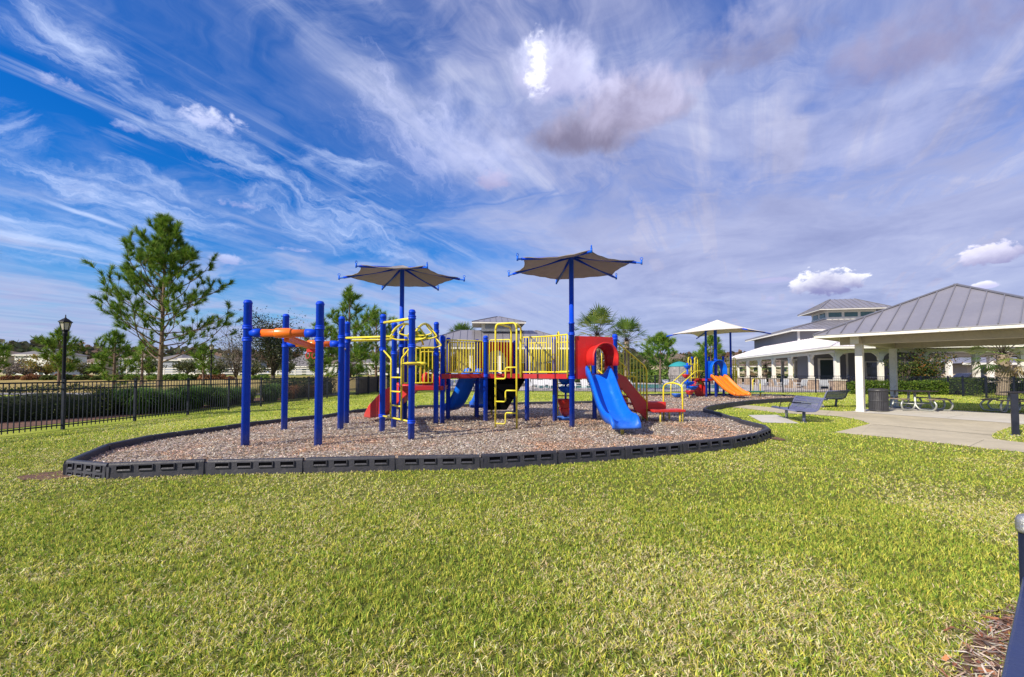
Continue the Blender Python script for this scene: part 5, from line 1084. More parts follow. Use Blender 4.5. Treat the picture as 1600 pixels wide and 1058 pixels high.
    for i, (p, q) in enumerate(((F0, F1), (G0, G1))):
        m = MB(); t = Vector((.012, -.02, 0)); pr = [(0, 1.42), (.28, 1.32), (1.0, .62), (1.0, .10 + .05), (.80, .32), (.62, .40), (.45, .72), (.15, 1.02), (0, 1.10)]
        vs = [p.lerp(q, x) + Vector((0, 0, z)) for x, z in pr] + [p.lerp(q, x) + Vector((0, 0, z)) + Vector((.02, -.03, 0)) for x, z in pr]; n = len(pr)
        m.add(vs, [tuple(range(n)), tuple(reversed(range(n, 2 * n)))] + [(k, n + k, n + (k + 1) % n, (k + 1) % n) for k in range(n)]); m.build('stair_stringer', REDD, root)
        m = MB(); top = [p.lerp(q, 0) + Vector((0, 0, 2.22)), p.lerp(q, .12) + Vector((0, 0, 2.16)), p.lerp(q, .98) + Vector((0, 0, 1.62)), p.lerp(q, 1.06) + Vector((0, 0, 1.5)), p.lerp(q, 1.06) + Vector((0, 0, GZ))]
        m.tube(fil(top, .08), .022, 8); lo = lambda x: 1.50 - .82 * x; m.tube([p.lerp(q, .0) + Vector((0, 0, lo(0))), p.lerp(q, 1.05) + Vector((0, 0, lo(1.05)))], .02, 8)
        for k in range(1, 9): x = k / 8.5; m.tube([p.lerp(q, x) + Vector((0, 0, lo(x))), p.lerp(q, x) + Vector((0, 0, 2.22 - .62 * x))], .013, 6)
        m.build('stair_railing', YEL, root)
    for k in range(5):
        x0, x1 = k / 5 + .02, (k + 1) / 5 + .03; z = 1.22 - k * .21; a_, b_, c_, d_ = F0.lerp(F1, x0), F0.lerp(F1, x1), G0.lerp(G1, x1), G0.lerp(G1, x0)
        MB().prism([(v.x, v.y) for v in (a_ + Vector((.03, .04, 0)), b_ + Vector((.03, .04, 0)), c_, d_)], z - .04, z).build('stair_tread', REDD, root)
    # transfer step with two levels
    def pt(px, py, z): return at(px, py, z)
    o = F1 + Vector((.06, .0, 0)); e = Vector((.98, .16, 0)); f = Vector((-.16, .98, 0))
    def blk(x0, x1, y0, y1, z0, z1, nm): return MB().prism([(v.x, v.y) for v in (o + e * x0 + f * y0, o + e * x1 + f * y0, o + e * x1 + f * y1, o + e * x0 + f * y1)], z0, z1).build(nm, RED, root, bevel=.015)
    blk(.0, .92, -.38, .05, .37, .44, 'transfer_step'); blk(.0, .60, .10, .62, .44, .62, 'transfer_step'); blk(.02, .58, .055, .095, .40, .60, 'step_riser')
    for x, y in ((.22, -.30), (.80, -.28), (.1, .5), (.8, .3)): p = o + e * x + f * y; MB().tube([(p.x, p.y, GZ), (p.x, p.y, .40)], .026, 8).build('step_leg', YEL, root)
    pA, pB = o + e * .86 + f * -.32, o + e * .62 + f * .28; m = MB().tube(fil([pA + Vector((0, 0, GZ)), pA + Vector((0, 0, 1.08)), pA.lerp(pB, .5) + Vector((0, 0, 1.16)), pB + Vector((0, 0, 1.10)), pB + Vector((0, 0, GZ))], .14, 6), .023, 8); m.build('grab_loop', YEL, root)
    pC = P2(1019.6, 655); pC = o + e * .35 + f * 1.5; m = MB().tube(fil([pC + Vector((0, 0, GZ)), pC + Vector((0, 0, 1.32)), pC + Vector((-.95, -.1, 1.32))], .05), .021, 8); m.build('grab_rail', YEL, root)
playground()

def playset2():
    root = empty('small_play_structure', (11.5, 25.8, 0), label='smaller blue playhouse with orange slide and pale square shade canopy', cat='play structure')
    o = Vector((11.5, 25.8, 0))
    def W(x, y, z=0): return Vector((x, y, z)) - o
    pts = [(10.92, 25.6), (12.05, 25.95), (11.7, 27.0), (10.57, 26.7)]
    side = Vector((.955, .296, 0)); fw = Vector((.296, -.955, 0)); z = 1.12
    for i, (x, y) in enumerate(pts):
        p = W(x, y); post(root, p.x, p.y, 3.85 if i in (0,) else 2.4, .06, (1.05,))
    p = W(11.42, 25.5); post(root, p.x, p.y, 3.95, .085, (1.05, 2.2)); p = W(12.65, 26.3); post(root, p.x, p.y, 3.85, .055, (2.3,))
    MB().prism([(W(x, y).x, W(x, y).y) for x, y in pts], z - .12, z).build('deck', REDD, root)
    # canopy: square, one corner towards the viewer
    can = MB(); ap = W(11.5, 25.4, 4.42); cs = [W(11.55, 22.6, 3.68), W(14.1, 25.2, 3.72), W(11.6, 28.3, 3.7), W(8.98, 25.6, 3.62)]; vs, fs = [], []; N = 10
    for s in (0, 1):
        for k in range(4):
            a, b = cs[k], cs[(k + 1) % 4]; oo = len(vs)
            for i in range(N + 1):
                for j in range(N + 1):
                    u, t = i / N, j / N; q = ap.lerp(a.lerp(b, t), u * (1 - .18 * 4 * t * (1 - t) * u)); q.z -= .10 * math.sin(math.pi * u) * (1 - .5 * abs(2 * t - 1)) + .06 * u * 4 * t * (1 - t) + .012 * s; vs.append(q)
            for i in range(N):
                for j in range(N): q0 = oo + i * (N + 1) + j; f = (q0, q0 + 1, q0 + N + 2, q0 + N + 1); fs.append(f if not s else f[::-1])
    can.add(vs, fs, True); can.build('shade_canopy', FABW, root)
    for k, c in enumerate(cs): m = MB().tube([ap + Vector((0, 0, -.12)), ap.lerp(c, .6) + Vector((0, 0, -.14)), c + (c - ap).normalized() * .28 + Vector((0, 0, -.03))], .035, 8); m.build('rib', BLUE, root)
    # blue hooded panel
    c = W(11.48, 25.62); arch_panel(root, (W(10.95, 25.60).x, W(10.95, 25.60).y), (W(12.02, 25.88).x, W(12.02, 25.88).y), z + .02, 2.12, 1.62, .72, BLUEP); hood(root, (c.x, c.y), fw, 1.66, .40, .28, 1.14, BLUEP)
    # orange triple slide
    s0 = W(11.46, 25.42, 1.24); E = s0 + Vector((.62, -1.35, -.93))
    slide(root, [(s0, 1.0)] + [(p, 1.0) for p in bez(s0 + Vector((.06, -.12, -.04)), s0 + Vector((.22, -.5, -.40)), s0 + Vector((.42, -.95, -.85)), E, 10)] + [(E + Vector((.05, -.12, -.03)), .6)], 3, .34, .14, ORGP, 'orange_slide')
    MB().tube([(E.x, E.y + .15, GZ), (E.x, E.y + .15, E.z)], .03, 8).build('slide_support', YEL, root)
    # climbing loops left and right
    for bx, by in ((10.15, 26.2), (12.75, 27.0)):
        for k in range(2):
            a = W(bx + k * .38, by, 0); m = MB().tube(fil([a + Vector((0, 0, 1.0)), a + Vector((0, 0, 2.35)), a + Vector((.32, .4, 2.35)), a + Vector((.32, .4, .3))], .16, 6), .028, 8); m.build('climber_loop', YEL, root)
        guard(root, W(bx - .02, by + .05), W(bx + .75, by + .3), 1.15, 1.95, 6, .018)
    # stairs with handrails on the left
    for dx, dy in ((0, 0), (.42, -.45)):
        a = W(8.75 + dx, 24.6 + dy + .5); m = MB().tube(fil([a + Vector((0, 0, GZ)), a + Vector((0, 0, .85)), a + Vector((1.15, .9, 1.55)), a + Vector((1.9, 1.2, 1.55))], .15, 6), .030, 8); m.build('stair_handrail', YEL, root)
    for k in range(3): a = W(9.15 + k * .42, 25.0 + k * .42); MB().box(a.x - .3, a.x + .3, a.y - .25, a.y + .25, .25 + k * .27, .31 + k * .27).build('stair_tread', GALV, root)
    # spring-mounted seats and leaf steps beside it
    a = W(9.75, 25.3); MB().tube([(a.x, a.y, GZ), (a.x, a.y, 2.0)], .05, 10).build('pod_pole', BLUE, root)
    for z_, r, mm, dx in ((1.85, .2, BLUEP, 0), (1.35, .2, RED, -.1), (.95, .3, BLUEP, .05), (.7, .28, BLUEP, .25)): pod(root, a.x + dx, a.y, z_, r, mm, h=.2)
    pod(root, a.x - .25, a.y - .9, .48, .22, RED, h=.22); MB().tube([(a.x - .25, a.y - .9, GZ), (a.x - .25, a.y - .9, .4)], .03, 8).build('pod_leg', YEL, root)
    pod(root, a.x - .8, a.y - .5, .30, .26, BLUEP, h=.2)
    # red curled climber below
    m = MB(); rings = []
    for k in range(15):
        t = k / 14; ang = R(200 - 230 * t); cc = W(10.75 + .30 * math.cos(ang), 26.35 + .1 * t, .58 + .45 * math.sin(ang)); n_ = Vector((math.cos(ang), 0, math.sin(ang)))
        rings.append([cc - n_ * .04 + Vector((0, -.30, 0)), cc + n_ * .04 + Vector((0, -.30, 0)), cc + n_ * .04 + Vector((0, .30, 0)), cc - n_ * .04 + Vector((0, .30, 0))])
    m.loft(rings, True, True, False); m.build('curled_climber', RED, root, bevel=.012)
    a = W(10.75, 26.05, .42); MB().lathe(a, [(0, -.02), (.34, -.02), (.36, 0), (.34, .02), (0, .02)], 20, Matrix.Rotation(R(90), 4, 'X')).build('disc_step', RED, root)
    # green step with yellow loop on the right
    a = W(13.9, 26.0); MB().box(a.x - .35, a.x + .35, a.y - .25, a.y + .25, .34, .42).build('transfer_step', mat('green_plastic', (.02, .12, .09), .5), root, bevel=.02)
    for dx in (-.28, .28): MB().tube([(a.x + dx, a.y, GZ), (a.x + dx, a.y, .36)], .025, 8).build('step_leg', YEL, root)
    m = MB().tube(fil([a + Vector((-.05, .2, .3)), a + Vector((-.05, .2, 1.12)), a + Vector((.42, .3, 1.12)), a + Vector((.42, .3, GZ))], .16, 6), .03, 8); m.build('grab_loop', YEL, root)
    guard(root, W(13.1, 27.3), W(13.7, 27.8), .5, 1.6, 5, .02)
playset2()

# ------------------------------------------------------------------ park furniture
def bench(a, b, label, back=1):
    """contour bench; a-b is the line of legs, backrest to the right of a->b when back = 1"""
    a, b = Vector(a), Vector(b); d = (b - a); L = d.length; rz = math.atan2(d.y, d.x); root = empty('park_bench', ((a + b) / 2)[:], rz, label, 'bench', 'slate blue benches beside the playground')
    Lb = 1.83; s = -back   # backrest at y = s
    prof = [(-.30, .405), (-.285, .43), (-.22, .432), (-.10, .405), (.05, .385), (.14, .40), (.20, .455), (.235, .56), (.265, .68), (.30, .78), (.335, .825), (.365, .83)]
    prof = [(y * -s * -1, z) for y, z in prof]; top = [(y, z) for y, z in prof]; N = len(top)
    def shell(x0, x1, th, nm, m, skip=False):
        mb = MB(); pr = []
        for i in range(N):
            y, z = top[i]; j0, j1 = max(i - 1, 0), min(i + 1, N - 1); ty, tz = top[j1][0] - top[j0][0], top[j1][1] - top[j0][1]; l = math.hypot(ty, tz); pr.append((y, z, -tz / l, ty / l))
        rings = []
        for x in (x0, x1): rings.append([Vector((x, y + ny * th / 2, z + nz * th / 2)) for y, z, ny, nz in pr] + [Vector((x, y - ny * th / 2, z - nz * th / 2)) for y, z, ny, nz in reversed(pr)])
        return mb.loft(rings, True, True, True).build(nm, m, root)
    # perforated panel built from many narrow straps
    mb = MB(); n = 44
    for k in range(n):
        x0 = -Lb / 2 + .05 + (Lb - .10) * k / n; x1 = x0 + (Lb - .10) / n * .62; rings = []
        for x in (x0, x1): rings.append([Vector((x, y, z + .006)) for y, z in top] + [Vector((x, y, z - .006)) for y, z in reversed(top)])
        mb.loft(rings, True, True, False)
    for i in range(1, N - 1):
        y, z = top[i]; mb.tube([(-Lb / 2 + .04, y, z), (Lb / 2 - .04, y, z)], .008, 5)
    mb.build('seat_mesh', BENCHM, root)
    for x in (-Lb / 2, Lb / 2 - .06): shell(x, x + .06, .035, 'seat_rim', BENCHM)
    for y, z in (top[0], top[-1]): MB().tube([(-Lb / 2, y, z), (Lb / 2, y, z)], .022, 8).build('edge_bar', BENCHM, root)
    for sx in (-1, 1):
        lg = MB(); x = sx * .62; lg.tube([(x, .02 * s * -1, 0), (x, .02, .38)], .038, 12); lg.bar((x, -.20, .37), (x, .20, .37), .05, .04); lg.lathe((x, 0.02, 0), [(.09, 0), (.09, .012), (.04, .02)], 14); lg.build('leg', BENCHM if sx < 0 else GALV, root)
    for x in (-.33, .33):
        h = MB().tube(fil([(x, top[1][0], .43), (x, top[1][0] * .85, .66), (x, 0, .64), (x, top[8][0], .62)], .06), .011, 6); h.build('armrest', BLACKM, root)
    root.scale = (.92, 1.15, .84); return root
pA, pB = at(1251, 660.5), at(1221, 650.0)
pA, pB = Vector((8.40, 13.0, 0)), Vector((8.62, 14.4, 0))
bench(pA, pB, 'slate blue mesh bench nearest the mulch corner, facing left', back=1)
pC, pD = at(1284, 636.5), at(1310, 634.5)
bench(at(1309, 635.0), at(1281, 636.8), 'slate blue mesh bench farther back beside the stone pedestals, seen from behind', back=-1)
def trash():
    p = at(1373, 643.0); root = empty('trash_can', (p.x, p.y, .014), label='charcoal round trash can beside the pavilion post', cat='trash can'); m = MB(); r, h = .29, .74
    m.lathe((0, 0, 0), [(r - .03, .03), (r - .03, h - .02)], 26)
    for k in range(34): a = 2 * math.pi * k / 34; m.bar((math.cos(a) * r, math.sin(a) * r, .03), (math.cos(a) * r, math.sin(a) * r, h), .038, .012, up=(math.cos(a), math.sin(a), 0))
    m.build('slatted_body', BINM, root); m = MB()
    for z in (.04, h * .52, h): m.lathe((0, 0, z), [(r - .01, -.02), (r + .012, -.02), (r + .012, .02), (r - .01, .02)], 30)
    m.build('band', BINM, root); MB().lathe((0, 0, h), [(r + .02, 0), (r + .025, .03), (r - .02, .085), (.17, .10), (.15, .07), (.13, -.1)], 30).build('lid', BINM, root)
trash()
def picnic_table():
    root = empty('picnic_table', (0, 0, 0)); root['category'] = 'picnic table'; root['group'] = 'picnic tables under the pavilion'
    m = MB()
    for k in range(5): m.box(-.56, .56, -.56 + k * .228, -.56 + k * .228 + .212, .70, .735)
    m.build('tabletop', TWOOD, root, bevel=.006)
    for q in range(4):
        M = Matrix.Rotation(q * math.pi / 2, 4, 'Z'); m = MB(); m.box(-.52, .52, .80, .93, .42, .455, M); m.box(-.52, .52, .942, 1.07, .42, .455, M); m.build('seat', TWOOD, root, bevel=.006)
        m = MB()
        for s in (-.40, .40): m.tube([M @ p for p in fil([Vector((s, .98, .415)), Vector((s, 1.12, .25)), Vector((s, 1.02, .035)), Vector((s, .55, .035)), Vector((s, .40, .2)), Vector((s * .9, .34, .70))], .16, 6)], .032, 8); m.tube([M @ Vector((s, .82, .41)), M @ Vector((s, 1.04, .41))], .018, 6)
        m.tube([M @ Vector((-.40, .40, .25)), M @ Vector((.40, .40, .25))], .018, 6); m.build('leg_frame', GALV, root)
    return root
pt_ = picnic_table(); p = at(1419, 640.5); pt_.location = (p.x + .15, p.y, .014); pt_.rotation_euler = (0, 0, R(14)); pt_['label'] = 'square picnic table with four seats between the two pavilion posts'
p2 = at(1601, 645.5); dup(pt_, (p2.x + .1, p2.y, .014), R(30), label='picnic table at the right edge behind the dark square post')
def bollard():
    p = at(1587, 680.5); root = empty('bollard_light', (p.x, p.y, 0), R(-40), 'dark square bollard post at the right edge of the walk', 'bollard'); MB().box(-.058, .058, -.058, .058, 0.012, .94).build('post', FENCEP, root, bevel=.004); MB().box(-.062, .062, -.062, .062, .94, .965).build('cap', BLACKM, root, bevel=.004)
    MB().box(-.085, .085, -.085, .085, 0, .012).build('base_plate', BENCHM, root)
bollard()
def lamp_post(x, y, H, label):
    z = hgt(x, y); root = empty('street_lamp', (x, y, z), label=label, cat='street lamp', group='black lamp posts beyond the fence'); s = H / 3.9
    m = MB().lathe((0, 0, 0), [(.14, 0), (.14, .08), (.10, .14), (.09, .5), (.075, .55), (.055, .6), (.045, H - .85 * s), (.065, H - .80 * s), (.075, H - .6 * s)], 16); m.build('pole', BLACKM, root)
    m = MB().lathe((0, 0, H - .6 * s), [(.11 * s, 0), (.175 * s, .30 * s)], 6, smooth=False); m.build('lantern_glass', LAMPG, root)
    m = MB(); m.lathe((0, 0, H - .30 * s), [(.23 * s, 0), (.22 * s, .03 * s), (.10 * s, .13 * s), (.05 * s, .16 * s), (.02 * s, .20 * s), (.015 * s, .30 * s), (0, .31 * s)], 6, smooth=False); m.lathe((0, 0, H - .6 * s), [(.13 * s, -.03), (.13 * s, .01)], 6, smooth=False)
    for k in range(6): a = 2 * math.pi * k / 6; m.tube([(.115 * s * math.cos(a), .115 * s * math.sin(a), H - .6 * s), (.18 * s * math.cos(a), .18 * s * math.sin(a), H - .3 * s)], .012, 5)
    m.build('lantern_frame', BLACKM, root)
y = 15.6; lamp_post((100 - 800) / 711 * y, y, atY(104, 492, y).z, 'tall black lamp post beside the left fence, standing behind a fence post')
y = 34; x = (330 - 800) / 711 * y; lamp_post(x, y, atY(330, 535, y).z - hgt(x, y), 'farther black lamp post right of the big pine')
# cars
def car(px, Y, rz, paint, label, z=0.0):
    p = atY(px, 590, Y); root = empty('parked_car', (p.x, Y, hgt(p.x, Y) + .03), rz, label, 'car', 'cars parked far behind the park'); W_ = .88
    prof = [(-2.2, .35), (-2.2, .75), (-2.05, .92), (-1.35, 1.0), (-.75, 1.42), (.55, 1.45), (1.3, 1.0), (2.05, .88), (2.2, .62), (2.2, .35), (1.85, .28), (-1.85, .28)]
    rg = []
    for yy, k in ((-W_, .92), (-W_ * .93, 1.0), (W_ * .93, 1.0), (W_, .92)): rg.append([Vector((x * (.99 if k < 1 else 1), yy * (.86 if z > 1.2 else 1), .28 + (z - .28) * (k if z > 1.0 else 1))) for x, z in prof])
    MB().loft(rg, True, True, False).build('body', paint, root, bevel=.04)
    for s in (-1, 1): m = MB(); m.add([(-1.25, s * .90, 1.02), (-.72, s * .82, 1.36), (.5, s * .82, 1.38), (1.15, s * .90, 1.02)], [(0, 1, 2, 3)]); m.build('side_window', GLASS, root)
    for x in (-1.4, 1.4):
        for s in (-1, 1): w = MB().lathe((x, s * .80, .33), [(.0, -.1), (.33, -.1), (.33, .1), (0, .1)], 20, Matrix.Rotation(R(90), 4, 'X')).build('wheel', TYRE, root); MB().lathe((x, s * .80, .33), [(0, -.11), (.2, -.11), (.2, .11), (0, .11)], 14, Matrix.Rotation(R(90), 4, 'X')).build('rim', GALV, w)
    for s in (-1, 1): MB().box(2.13, 2.215, s * .7 - .14, s * .7 + .14, .66, .78).build('headlight', LAMPG, root)
car(1515, 52, R(8), CARG, 'grey car parked behind the hedge, seen through the covered walkway'); car(1600, 50, R(95), CARB, 'dark car at the far right edge behind the picket fence')
car(30, 92, R(80), CARB, 'black car seen from behind at the far left'); car(292, 96, R(5), CARG, 'grey car parked before the distant white house near the farther lamp post'); car(640, 100, R(0), WHITE, 'white car in front of the distant low houses')

# pool furniture
def lounge():
    root = empty('lounge_chair', (0, 0, 0)); root['category'] = 'lounge chair'; root['group'] = 'white lounge chairs on the pool deck'
    m = MB()
    for s in (-.30, .30): m.tube([(-.95, s, .34), (.25, s, .36), (.85, s, .82)], .02, 6); 
    m.build('frame', CHAIRW, root); m = MB(); m.add([(-.93, -.28, .35), (.25, -.28, .37), (.25, .28, .37), (-.93, .28, .35), (.83, -.28, .83), (.83, .28, .83)], [(0, 1, 2, 3), (1, 4, 5, 2)]); m.build('sling', CHAIRW, root)
    for x, s in ((-.8, -.3), (-.8, .3), (.3, -.3), (.3, .3)): MB().tube([(x, s, 0), (x, s, .35)], .02, 6).build('leg', CHAIRW, root)
    return root
def chair():
    root = empty('patio_chair', (0, 0, 0)); root['category'] = 'patio chair'; root['group'] = 'patio chairs beside the clubhouse porch'; m = MB()
    for s in (-.27, .27): m.tube(fil([(-.25, s, 0), (-.25, s, .62), (.22, s, .66), (.28, s, .02)], .06), .018, 6); m.tube([(.20, s, .42), (.34, s, .95)], .018, 6)
    m.build('frame', CHAIRW, root); m = MB(); m.box(-.25, .22, -.25, .25, .41, .43); m.build('seat', SLING, root); m = MB().bar((.22, 0, .45), (.33, 0, .92), .5, .02, up=(1, 0, -.2)); m.build('backrest', SLING, root); return root
L0 = lounge(); i = 0; rows = [(x, y) for y, xs in ((40.2, [-7.6 + k * 1.02 for k in range(5)] + [1.6 + k * .98 for k in range(6)]), (43.4, [-7.1 + k * 1.1 for k in range(4)] + [2.2 + k * 1.1 for k in range(4)]), (41.5, [9.6, 10.7, 14.2, 15.3, 19.0])) for x in xs]
for k, (x, y) in enumerate(rows):
    a = R(100 + random.uniform(-14, 14)); sc = 'left group, seen under the yellow bridge' if x < -2 else ('middle group, seen under the tower decks' if x < 8 else 'right group, seen behind the stair railing')
    lb = 'white lounge chair on the pool deck, ' + sc
    if k == 0: L0.location = (x, y, .022); L0.rotation_euler = (0, 0, a); L0['label'] = lb
    else: dup(L0, (x, y, .022), a, label=lb)
C0 = chair(); first = True
for px, Y, a in ((1188, 36.5, 40), (1197, 38.5, 200), (1217, 36.5, 170), (1224, 38, 20), (1246, 36.6, 150), (1252, 35.6, 10), (1288, 35.0, 60)):
    p = atY(px, 600, Y); lb = {1188: 'white patio chair left of the first stone pedestal', 1197: 'white patio chair farther back beside the first stone pedestal', 1217: 'white patio chair between the second and third stone pedestals', 1224: 'patio chair just left of the third stone pedestal', 1246: 'patio chair right of the third stone pedestal', 1252: 'patio chair left of the widest stone pedestal', 1288: 'patio chair between the two nearest stone pedestals'}[px]
    if first: C0.location = (p.x, Y, .022); C0.rotation_euler = (0, 0, R(a)); C0['label'] = lb; first = False
    else: dup(C0, (p.x, Y, .022), R(a), label=lb)
def rockwork():
    p = atY(1066, 600, 66); root = None; m = MB(); vs = []; n = 26; rings = []
    for h, s in ((0, 1.0), (.6, 1.02), (1.2, .97), (1.9, .93), (2.35, .85), (2.6, .55), (2.62, .05)):
        rings.append([Vector((p.x + 2.0 * s * math.cos(a) * (1 + .10 * math.sin(5 * a + h)), 66 + 1.6 * s * math.sin(a) * (1 + .1 * math.cos(4 * a + 2 * h)), h)) for a in [2 * math.pi * k / n for k in range(n)]])
    tag(m.loft(rings, True, True, False).build('rock_waterfall', ROCK), 'grey rockwork mound beside the pool below the teal umbrella', 'rockwork')
    q = atY(1062, 600, 52); u = empty('patio_umbrella', (q.x, 52, 0), label='teal patio umbrella over the grey rockwork', cat='umbrella'); MB().tube([(0, 0, 0), (0, 0, 2.75)], .025, 8).build('pole', GALV, u)
    MB().lathe((0, 0, 0), [(1.28, 2.22), (1.05, 2.42), (.7, 2.62), (.3, 2.76), (0, 2.80)], 8).build('cloth', CLOTHT, u)
rockwork()
# ------------------------------------------------------------------ vegetation
class Grow:
    def __init__(s): s.V, s.T, s.C, s.n = [], [], [], 0
    def add(s, V, T, C): s.V.append(V); s.T.append(T + s.n); s.C.append(C); s.n += len(V)
    def build(s, name, parent=None, m=None): return np_mesh(name, np.concatenate(s.V), np.concatenate(s.T), np.concatenate(s.C), m or LEAF, parent)
PINEC = [(0.055, 0.13, 0.016), (0.12, 0.235, 0.025), (0.21, 0.33, 0.035), (0.34, 0.41, 0.06)]
def needles(C, D, L, w, n, spread, cols=PINEC, wts=(.28, .34, .26, .12)):
    """n needles per tuft; C centre, D direction of the twig"""
    C = np.repeat(C, n, 0); D = np.repeat(D, n, 0); m = len(C); base = C - D * (rng.uniform(0, .40, m) * L)[:, None]
    d = unit(D * rng.uniform(.45, 1.5, m)[:, None] + rng.normal(size=(m, 3)) * spread); ln = (L * rng.uniform(.55, 1.05, m))[:, None]
    tip = base + d * ln; tip[:, 2] -= (ln[:, 0] ** 2) * .25; s = unit(np.cross(d, rng.normal(size=(m, 3)))) * w / 2
    V = np.stack([base - s, base + s, tip], 1).reshape(-1, 3); T = np.arange(m)[:, None] * 3 + [0, 1, 2]; return V, T, np.repeat(pick(cols, m, list(wts), .2), 3, 0)
def pine(name, x, y, H, label, group, spread=1.0, seed=1, tuftL=.36, nn=46, w=.016, bare=.22, dens=1.0, trunk=.13, parts=True, profile=None):
    rnd = random.Random(seed); z0 = hgt(x, y); root = empty(name, (x, y, z0), label=label, cat='pine tree', group=group); tm = MB(); tops = []; bx, by = rnd.uniform(-.02, .02) * H, rnd.uniform(-.02, .02) * H
    def tp(f): return Vector((bx * math.sin(f * 2.2), by * math.sin(f * 1.7), H * .97 * f))
    tm.tube([tp(k / 14) + (Vector((0, 0, -.15)) if k == 0 else Vector()) for k in range(15)], [trunk * (1.25 if k == 0 else 1) * (1 - .88 * (k / 14)) + .012 for k in range(15)], 12); tm.build('trunk', BARK, root)
    cs, ds = [], []; bm = MB(); nb = int(30 * dens)
    for k in range(nb):
        f = bare + (1 - bare) * (k / nb) ** .92; p = tp(f); a = k * 2.4 + rnd.uniform(-.5, .5); r = (profile(f) if profile else max(.10, 1 - ((f - .5) / .52) ** 1.25) * .42 if f > .5 else .42 * (.72 + .28 * (f - bare) / (.5 - bare))) * H * spread * rnd.uniform(.65, 1.08)
        r = max(r, .22); el = R(rnd.uniform(5, 25) + 26 * f ** 2); d = Vector((math.cos(a) * math.cos(el), math.sin(a) * math.cos(el), math.sin(el))); pts = [p]; q = p.copy(); dd = d.copy(); ns = 6
        for s in range(ns):
            dd = (dd + Vector((rnd.uniform(-.22, .22), rnd.uniform(-.22, .22), rnd.uniform(-.04, .20)))).normalized(); q = q + dd * r / ns; pts.append(q.copy())
        rb = trunk * .30 * (1 - .6 * f) + .008; bm.tube(pts, [rb * (1 - .8 * i / ns) + .004 for i in range(ns + 1)], 6)
        cs.append(pts[-1] + dd * .08); ds.append(dd)
        for s in range(2, ns + 1):
            for _ in range(2 if r > 1 else 1):
                if rnd.random() < .86:
                    sd = (dd * .8 + Vector((rnd.uniform(-1, 1), rnd.uniform(-1, 1), rnd.uniform(-.1, .9)))).normalized(); l = rnd.uniform(.16, .42) * r * (.5 if s > 4 else .8) + .12; e = pts[s] + sd * l
                    bm.tube([pts[s], pts[s].lerp(e, .5) + Vector((0, 0, -.03 * l)), e], [.012, .009, .006], 5); cs.append(e); ds.append((sd + Vector((0, 0, .35))).normalized())
                    if r > 1.2 and rnd.random() < .5: s2 = (sd + Vector((rnd.uniform(-1, 1), rnd.uniform(-1, 1), rnd.uniform(0, .8)))).normalized(); e2 = e + s2 * .3; bm.tube([pts[s].lerp(e, .6), e2], [.008, .005], 5); cs.append(e2); ds.append(s2)
    for k in range(14): a = k * 1.3; cs.append(tp(1.0 - .012 * k) + Vector((math.cos(a) * (.05 + .012 * k), math.sin(a) * (.05 + .012 * k), .25 - .02 * k))); ds.append(Vector((math.cos(a) * .35, math.sin(a) * .35, 1)).normalized())
    bm.build('branches', BARK, root); g = Grow(); C_ = np.array([tuple(c) for c in cs]); D_ = np.array([tuple(d) for d in ds]); g.add(*needles(C_, D_, tuftL, w, nn, .36)); g.build('crown', root); return root
GP = 'pines beyond the left fence'
def at_tree(px, Y): p = atY(px, 590, Y); return p.x, Y
x, y = at_tree(249, 25.5); pine('pine_tree', x, y, atY(250, 336, y).z, 'tallest pine beyond the left fence with open branches, right of the near lamp post', GP, .88, 5, .46, 85, .022, .20, 2.1, .125, profile=lambda f: .42 * min(1, (1.05 - f) / .62) ** 1.05)
def pn(px, ytop, Y, seed, label, sp=1.0, group=GP, **k):
    x, y = at_tree(px, Y); pine('pine_tree', x, y, atY(px, ytop, Y).z - hgt(x, y), label, group, sp, seed, k.pop('L', .45), k.pop('nn', 34), k.pop('w', .03), k.pop('bare', .2), k.pop('dens', .8), k.pop('trunk', .12), **k)
pn(92, 514, 44, 11, 'bushy pine behind the nearer black lamp post', .92, L=.6, nn=30, w=.045); pn(178, 520, 34, 12, 'young bushy pine just left of the tallest pine', .85, L=.5, nn=32, w=.035, bare=.08); pn(222, 532, 42, 13, 'small young pine partly hidden by the tallest pine', .7, L=.5, nn=28, bare=.1)
pn(318, 540, 46, 14, 'small thin pine beside the farther lamp post', .9, L=.55); pn(543, 450, 31, 15, 'tall narrow pine behind the yellow overhead beam', .75, L=.5, nn=44, bare=.12, w=.028); pn(588, 486, 36, 16, 'shorter pine right of the tall narrow pine', .95, L=.55, bare=.12); pn(502, 500, 38, 17, 'short pine left of the tall narrow pine', .9, L=.55, bare=.12)
pn(-62, 330, 12.5, 18, 'near pine at the left edge, only branch tips in view', .38, L=.4, nn=50, bare=.62, w=.012, trunk=.10); pn(-10, 533, 48, 19, 'dark pine low at the left edge', .9, L=.6)
pn(1031, 522, 58, 20, 'pine beyond the pool left of the small canopy', .95, 'pines beyond the pool', L=.8, w=.05, bare=.3, trunk=.16); pn(1112, 524, 62, 21, 'narrow pine behind the small shade canopy', .75, 'pines beyond the pool', L=.8, w=.05, bare=.12, trunk=.16)
pn(655, 520, 50, 22, 'pine top behind the yellow overhead loops', .9, 'pines beyond the pool', L=.7, w=.045); pn(900, 528, 75, 23, 'small pine peeking beside the red arch panel', .8, 'pines beyond the pool', L=.8, w=.05)
BLC = [(0.022, 0.045, 0.010), (0.045, 0.080, 0.014), (0.085, 0.115, 0.022), (0.13, 0.15, 0.035)]
